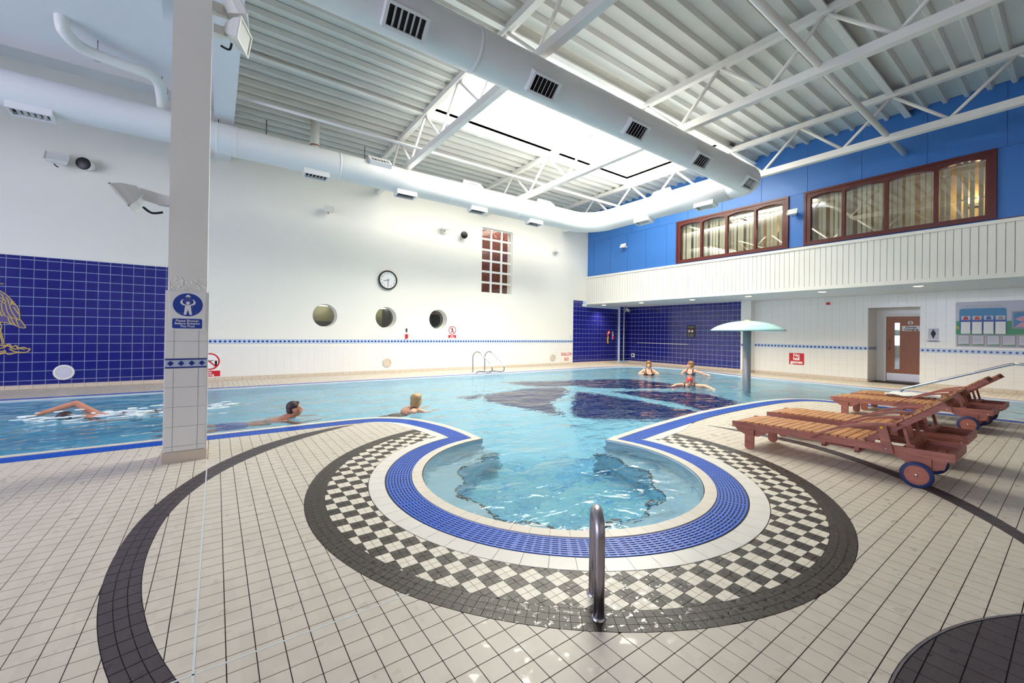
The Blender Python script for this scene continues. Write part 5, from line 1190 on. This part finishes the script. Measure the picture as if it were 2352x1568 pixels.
def headset(c, fdir, upd, s=1.0):
    """skull, jaw, nose, brow, ears as pieces + frame; fdir = where the face looks"""
    f = Vector(fdir).normalized(); u = Vector(upd); u = (u-f*u.dot(f)).normalized(); l = u.cross(f); mt = Matrix((f, l, u)).transposed(); c = Vector(c); P = lambda a, b, h: c+f*(a*s)+l*(b*s)+u*(h*s); I = mt
    pcs = [('e', P(-.012, 0, .03), .098*s, .078*s, .092*s, I), ('e', P(.02, 0, -.035), .072*s, .062*s, .085*s, I), ('e', P(.052, 0, -.088), .034*s, .034*s, .026*s, I),
           ('c', P(.090, 0, .008), .010*s, P(.112, 0, -.030), .0155*s), ('e', P(.100, 0, -.034), .013*s, .021*s, .010*s, I),
           ('e', P(.078, .032, .024), .016*s, .026*s, .010*s, I), ('e', P(.078, -.032, .024), .016*s, .026*s, .010*s, I),
           ('e', P(.060, .042, -.022), .024*s, .022*s, .022*s, I), ('e', P(.060, -.042, -.022), .024*s, .022*s, .022*s, I),
           ('e', P(.086, 0, -.062), .014*s, .026*s, .006*s, I), ('e', P(.084, 0, -.073), .014*s, .022*s, .007*s, I),
           ('e', P(-.008, .080, -.008), .022*s, .010*s, .033*s, I), ('e', P(-.008, -.080, -.008), .022*s, .010*s, .033*s, I)]
    return pcs, P, I
def face(P, I, s, parent, eyes=True):
    if eyes:
        for b in (.032, -.032):
            g = G(); h = G(); h.ell((0, 0, 0), .009*s, .013*s, .006*s, 12, 8); c = P(.082, b, .004); g.add([c+I @ Vector(v) for v in h.v], h.f, True); g.obj('eye', 'eye', parent)
    g = G(); h = G(); h.ell((0, 0, 0), .010*s, .022*s, .007*s, 12, 8); c = P(.094, 0, -.067); g.add([c+I @ Vector(v) for v in h.v], h.f, True); g.obj('lips', 'lip', parent)
def hair(P, I, s, parts, name, m_, parent, vox=.008):
    return blob([('e', P(*c), rx*s, ry*s, rzz*s, I) for c, rx, ry, rzz in parts], name, m_, parent, vox, 3)
def fingers(w, d, side, r=.0085, L=.078, curl=.25):
    """hand pieces: wrist point w, pointing d, palm spread along side"""
    w, d, sd_ = Vector(w), Vector(d).normalized(), Vector(side).normalized(); nn = d.cross(sd_); out = []
    for k, (o_, ll) in enumerate(((-.033, .80), (-.011, .98), (.011, 1.0), (.033, .88))): k0 = w+d*.085+sd_*o_; out += [('c', w+d*.02+sd_*o_*.7, .015, k0, .013), ('c', k0, r*1.1, k0+d*L*.55*ll-nn*curl*.02, r), ('c', k0+d*L*.55*ll-nn*curl*.02, r, k0+d*L*ll-nn*curl*.07, r*.8)]
    out += [('c', w+d*.025-sd_*.03, .013, w+d*.065-sd_*.062, .010), ('c', w+d*.065-sd_*.062, .010, w+d*.10-sd_*.072, .008)]; return out
def limb(a, ra, b, rb, c, rc): return [('c', a, ra, b, rb), ('c', b, rb, c, rc)]
def I3(yawd): a = math.radians(yawd); return Matrix(((math.cos(a), -math.sin(a), 0), (math.sin(a), math.cos(a), 0), (0, 0, 1)))
# man doing breaststroke, heading to the right
o_ = (1.03, 7.22, 0); t = empty('person', o_, 'dark haired man swimming breaststroke behind the tiled column', 'person')
hp, P, I = headset((1.03, 7.22, .115), (1, -.10, .10), (0, 0, 1))
sh = (.86, 7.22, -.045)
body = blob(hp+[('c', (1.0, 7.22, .02), .062, (.90, 7.22, -.03), .075), ('e', (.78, 7.22, -.10), .17, .20, .095, I3(0)), ('e', (.55, 7.22, -.19), .22, .165, .10, I3(0)), ('e', (.30, 7.22, -.20), .17, .165, .11, I3(0))]
 + limb((.88, 7.04, -.07), .066, (1.02, 6.92, -.17), .046, (1.25, 7.02, -.17), .033)+limb((.88, 7.40, -.07), .066, (1.02, 7.52, -.17), .046, (1.25, 7.42, -.17), .033)
 + fingers((1.25, 7.02, -.17), (1, .15, 0), (0, 1, 0))+fingers((1.25, 7.42, -.17), (1, -.15, 0), (0, -1, 0))
 + limb((.24, 7.12, -.21), .098, (-.14, 7.02, -.22), .066, (-.50, 7.06, -.20), .042)+limb((.24, 7.32, -.21), .098, (-.14, 7.42, -.22), .066, (-.50, 7.38, -.20), .042)
 + [('c', (-.50, 7.06, -.20), .036, (-.68, 7.04, -.22), .024), ('c', (-.50, 7.38, -.20), .036, (-.68, 7.40, -.22), .024)], 'body', 'skin2', t)
face(P, I, 1, t); hair(P, I, 1, [((-.022, 0, .045), .098, .086, .088), ((-.06, 0, -.01), .058, .075, .07), ((.045, 0, .098), .035, .05, .022)], 'hair', 'hair_dark', t)
shell(body, lambda c: .02 < c.x < .40 and c.z < -.06, .006, 'swim_trunks', 'suit_blue', t)
# blond woman swimming away to the right
o_ = (2.88, 6.76, 0); t = empty('person', o_, 'blond woman in a black swimsuit swimming past the pool corner', 'person')
hp, P, I = headset((2.88, 6.77, .155), (.9, .38, .05), (.05, 0, 1))
dx, dy = .93, .28
Q = lambda a, b, z: (2.83+dx*a-dy*b, 6.76+dy*a+dx*b, z)
body = blob(hp+[('c', (2.87, 6.76, .06), .050, Q(-.03, 0, .0), .066), ('e', Q(-.10, 0, -.02), .14, .175, .085, I3(17)), ('e', Q(-.32, 0, -.11), .20, .145, .09, I3(17)), ('e', Q(-.55, 0, -.18), .16, .165, .10, I3(17))]
 + limb(Q(-.02, -.155, -.0), .053, Q(.14, -.24, -.07), .039, Q(.32, -.16, -.07), .028)+limb(Q(-.02, .155, -.0), .053, Q(.16, .24, -.05), .039, Q(.36, .16, -.045), .028)
 + fingers(Q(.32, -.16, -.07), (dx, dy, 0), (-dy, dx, 0), .0075, .068)+fingers(Q(.36, .16, -.045), (dx, dy, 0), (dy, -dx, 0), .0075, .068)
 + limb(Q(-.62, -.09, -.19), .09, Q(-1.0, -.16, -.24), .06, Q(-1.35, -.10, -.22), .038)+limb(Q(-.62, .09, -.19), .09, Q(-1.0, .16, -.24), .06, Q(-1.35, .10, -.22), .038)
 + [('c', Q(-1.35, -.10, -.22), .034, Q(-1.5, -.12, -.24), .022), ('c', Q(-1.35, .10, -.22), .034, Q(-1.5, .12, -.24), .022)], 'body', 'skin', t)
face(P, I, 1, t); hair(P, I, 1, [((-.02, 0, .045), .105, .092, .092), ((-.05, 0, -.04), .072, .086, .085), ((-.03, .062, -.03), .05, .03, .075), ((-.03, -.062, -.03), .05, .03, .075), ((.045, 0, .095), .045, .065, .028)], 'hair', 'hair_blond', t)
inv = lambda c: ((c.x-2.83)*dx+(c.y-6.76)*dy, -(c.x-2.83)*dy+(c.y-6.76)*dx)
shell(body, lambda c: (lambda a, b: -.78 < a < -.24 and abs(b) < .24 and c.z < .06-.3*max(0, -.2-a) and not (a < -.66 and abs(b) > .3))(*inv(c)), .005, 'swimsuit', 'suit_black', t)
shell(body, lambda c: (lambda a, b: -.16 < a < .02 and abs(abs(b)-.085+.25*(a+.14)) < .013 and c.z > -.02)(*inv(c)), .006, 'shoulder_strap', 'suit_black', t)
# two women standing at the far side
def stander(x, y, look, label, suit, hm, hairparts, turn, armL, armR):
    t = empty('person', (x, y, -.93), label, 'person'); f = Vector((-x, -y, 0)).normalized() if turn is None else Vector((math.cos(turn), math.sin(turn), 0)); l = Vector((-f.y, f.x, 0)); yw = math.degrees(math.atan2(f.y, f.x))
    Q = lambda a, b, z: tuple(Vector((x, y, 0))+f*a+l*b+Vector((0, 0, z)))
    hp, P, I = headset(Q(.03, 0, .305), look, (0, 0, 1), 1.0)
    bd = hp+[('c', Q(.01, 0, .21), .050, Q(-.01, 0, .12), .058), ('c', Q(-.01, -.15, .10), .058, Q(-.01, .15, .10), .058), ('e', Q(.0, 0, -.02), .105, .165, .19, I3(yw)), ('e', Q(.075, .07, -.03), .065, .075, .068, I3(yw)), ('e', Q(.075, -.07, -.03), .065, .075, .068, I3(yw)), ('e', Q(0, 0, -.28), .105, .15, .17, I3(yw)), ('e', Q(-.01, 0, -.45), .125, .18, .14, I3(yw))]
    for s, A in ((1, armL), (-1, armR)): bd += limb(Q(0, s*.185, .08), .050, Q(*A[0]), .040, Q(*A[1]), .028)+fingers(Q(*A[1]), Vector(Q(*A[2]))-Vector(Q(*A[1])), l*s, .0075, .066)
    for s in (1, -1): bd += limb(Q(0, s*.09, -.52), .092, Q(.03, s*.10, -.72), .066, Q(-.02, s*.10, -.90), .045)+[('c', Q(-.02, s*.1, -.905), .036, Q(.13, s*.11, -.905), .026)]
    b = blob(bd, 'body', 'skin', t); face(P, I, 1, t); hair(P, I, 1, hairparts, 'hair', hm, t)
    inv = lambda c: (Vector((c.x-x, c.y-y, 0)).dot(f), Vector((c.x-x, c.y-y, 0)).dot(l))
    def tst(c):
        a, w = inv(c)
        if abs(w) > .175+(.02 if c.z < -.3 else 0): return False
        if -.62 < c.z < -.02-(.0 if a < 0 else 0)+abs(w)*.35*(1 if a > 0 else .2): return True
        return -.05 < c.z < .16 and abs(abs(w)-.095) < .018
    shell(b, tst, .006, 'swimsuit', suit, t); return t
bob = [((-.02, 0, .05), .108, .096, .095), ((-.05, 0, -.03), .075, .092, .09), ((-.015, .07, -.03), .055, .028, .085), ((-.015, -.07, -.03), .055, .028, .085), ((.055, 0, .088), .04, .07, .03)]
stander(12.55, 8.98, (-.75, -.62, -.05), 'woman with brown bob standing in the far pool, dark patterned swimsuit', 'suit_brown', 'hair_brown', bob, math.radians(222), ((.08, .33, -.02), (.27, .10, .02), (.45, -.02, .02)), ((.08, -.33, -.02), (.27, -.10, .01), (.45, .04, .0)))
crop = [((-.02, 0, .05), .108, .095, .095), ((-.055, 0, -.02), .075, .088, .08), ((.05, 0, .092), .045, .065, .03)]
stander(13.98, 8.25, (-.55, .75, .02), 'woman in a navy swimsuit leaning back at the far pool edge', 'suit_navy', 'hair_brown', crop, math.radians(200), ((-.05, .42, .0), (.12, .60, .0), (.28, .70, -.02)), ((.05, -.30, -.06), (.25, -.2, -.1), (.4, -.1, -.12)))
# swimmer in red cap facing the viewer
o_ = (10.56, 6.25, 0); f = Vector((-10.56, -6.25, 0)).normalized(); l = Vector((-f.y, f.x, 0)); t = empty('person', o_, 'swimmer with red cap and dark goggles, arms spread on the water', 'person')
Q = lambda a, b, z: tuple(Vector((10.56, 6.25, 0))+f*a+l*b+Vector((0, 0, z))); yw = math.degrees(math.atan2(f.y, f.x))
hp, P, I = headset(Q(.06, 0, .10), (f.x, f.y, .02), (0, 0, 1))
body = blob(hp+[('c', Q(.02, 0, .02), .052, Q(-.06, 0, -.03), .066), ('c', Q(-.06, -.16, -.02), .062, Q(-.06, .16, -.02), .062), ('e', Q(-.22, 0, -.09), .19, .165, .09, I3(yw)), ('e', Q(-.5, 0, -.16), .2, .15, .095, I3(yw)), ('e', Q(-.75, 0, -.2), .16, .17, .11, I3(yw))]
 + limb(Q(-.05, .19, -.005), .055, Q(.14, .37, .03), .042, Q(.36, .52, .0), .03)+fingers(Q(.36, .52, .0), Vector(Q(.56, .64, -.02))-Vector(Q(.36, .52, 0)), l, .0078, .068)
 + limb(Q(-.05, -.19, -.005), .055, Q(.12, -.34, -.0), .042, Q(.34, -.48, -.06), .03)+fingers(Q(.34, -.48, -.06), Vector(Q(.54, -.58, -.1))-Vector(Q(.34, -.48, -.06)), l, .0078, .068)
 + limb(Q(-.85, .09, -.21), .092, Q(-1.2, .15, -.25), .062, Q(-1.55, .1, -.22), .04)+limb(Q(-.85, -.09, -.21), .092, Q(-1.2, -.15, -.25), .062, Q(-1.55, -.1, -.22), .04)
 + [('c', Q(-1.55, .10, -.22), .034, Q(-1.72, .12, -.24), .022), ('c', Q(-1.55, -.10, -.22), .034, Q(-1.72, -.12, -.24), .022)], 'body', 'skin', t)
face(P, I, 1, t, False); hair(P, I, 1, [((-.014, 0, .055), .108, .089, .088), ((-.05, 0, .0), .066, .082, .07)], 'swim_cap', 'cap', t)
for b in (.034, -.034): g = G(); h = G(); h.ell((0, 0, 0), .014, .027, .018, 14, 9); c = P(.090, b, .010); g.add([c+I @ Vector(v) for v in h.v], h.f, True); g.obj('goggle_lens', 'goggle', t)
g = G(); g.tube([P(.085*math.cos(a)*1.22-.012, .0865*math.sin(a), .012+.006*math.sin(a)) for a in [math.radians(40+280*k/24) for k in range(25)]], .006, 6); g.obj('goggle_strap', 'goggle', t)
inv = lambda c: (Vector((c.x-10.56, c.y-6.25, 0)).dot(f), Vector((c.x-10.56, c.y-6.25, 0)).dot(l))
shell(body, lambda c: (lambda a, w: (-.95 < a < -.14 and abs(w) < .2) or (-.2 < a < .03 and abs(abs(w)-.125) < .02))(*inv(c)), .006, 'swimsuit', 'suit_black', t)
# front crawl swimmer, heading left
o_ = (-1.75, 9.0, 0); t = empty('person', o_, 'front crawl swimmer in splashing water at the left, one arm reaching forward', 'person')
hp, P, I = headset((-1.83, 8.93, -.06), (-.75, -.25, -.62), (-.62, 0, .78))
body = blob(hp+[('c', (-1.76, 8.95, -.05), .058, (-1.63, 8.97, -.06), .072), ('e', (-1.47, 9.0, -.085), .19, .20, .095, I3(0)), ('e', (-1.2, 9.02, -.13), .22, .165, .10, I3(0)), ('e', (-.92, 9.04, -.15), .17, .165, .11, I3(0))]
 + limb((-1.56, 9.17, -.02), .060, (-1.78, 9.22, .155), .047, (-2.14, 9.10, .045), .034)+fingers((-2.14, 9.10, .045), (-.94, -.1, -.34), (0, 1, 0))
 + limb((-1.56, 8.82, -.05), .064, (-1.4, 8.72, -.3), .046, (-1.1, 8.75, -.42), .034)+fingers((-1.1, 8.75, -.42), (1, 0, -.2), (0, 1, 0))
 + limb((-.84, 8.95, -.13), .095, (-.42, 8.95, -.12), .064, (-.03, 8.95, -.08), .04)+limb((-.84, 9.13, -.13), .095, (-.42, 9.13, -.18), .064, (-.03, 9.12, -.2), .04)
 + [('c', (-.03, 8.95, -.08), .036, (.14, 8.95, -.07), .022), ('c', (-.03, 9.12, -.2), .036, (.14, 9.12, -.22), .022)], 'body', 'skin2', t)
hair(P, I, 1, [((-.014, 0, .05), .106, .088, .09), ((-.05, 0, .0), .066, .082, .07)], 'hair', 'hair_dark', t)
shell(body, lambda c: -1.08 < c.x < -.72, .006, 'swim_trunks', 'suit_black', t)
# splash round the crawler
g = G(); rnd = random.Random(11)
for k in range(240):
    a = rnd.random(); x = -2.25+a*2.5; s = .010+rnd.random()*.03; w = .12+.28*math.sin(PI*min(1, a*1.1)); y = 8.9+rnd.gauss(0, w*.45)-.06*a
    if abs(y-9.0) < .08 and -2.2 < x < -1.2 and rnd.random() < .6: continue
    g.ell((x, y, -.024+rnd.random()**4*.10), s*(1.5+rnd.random()*2.5), s*(.7+rnd.random()), .006+rnd.random()*.010, 7, 5)
tag(g.obj('splash_foam', 'foam', origin=(-1.2, 8.9, -.03)), 'white splash and foam round the front crawl swimmer', 'splash', None, 'stuff')
# ------------------------------------------------------------------ tidy: helper property off the objects
for o in bpy.data.objects:
    if '_o' in o: del o['_o']
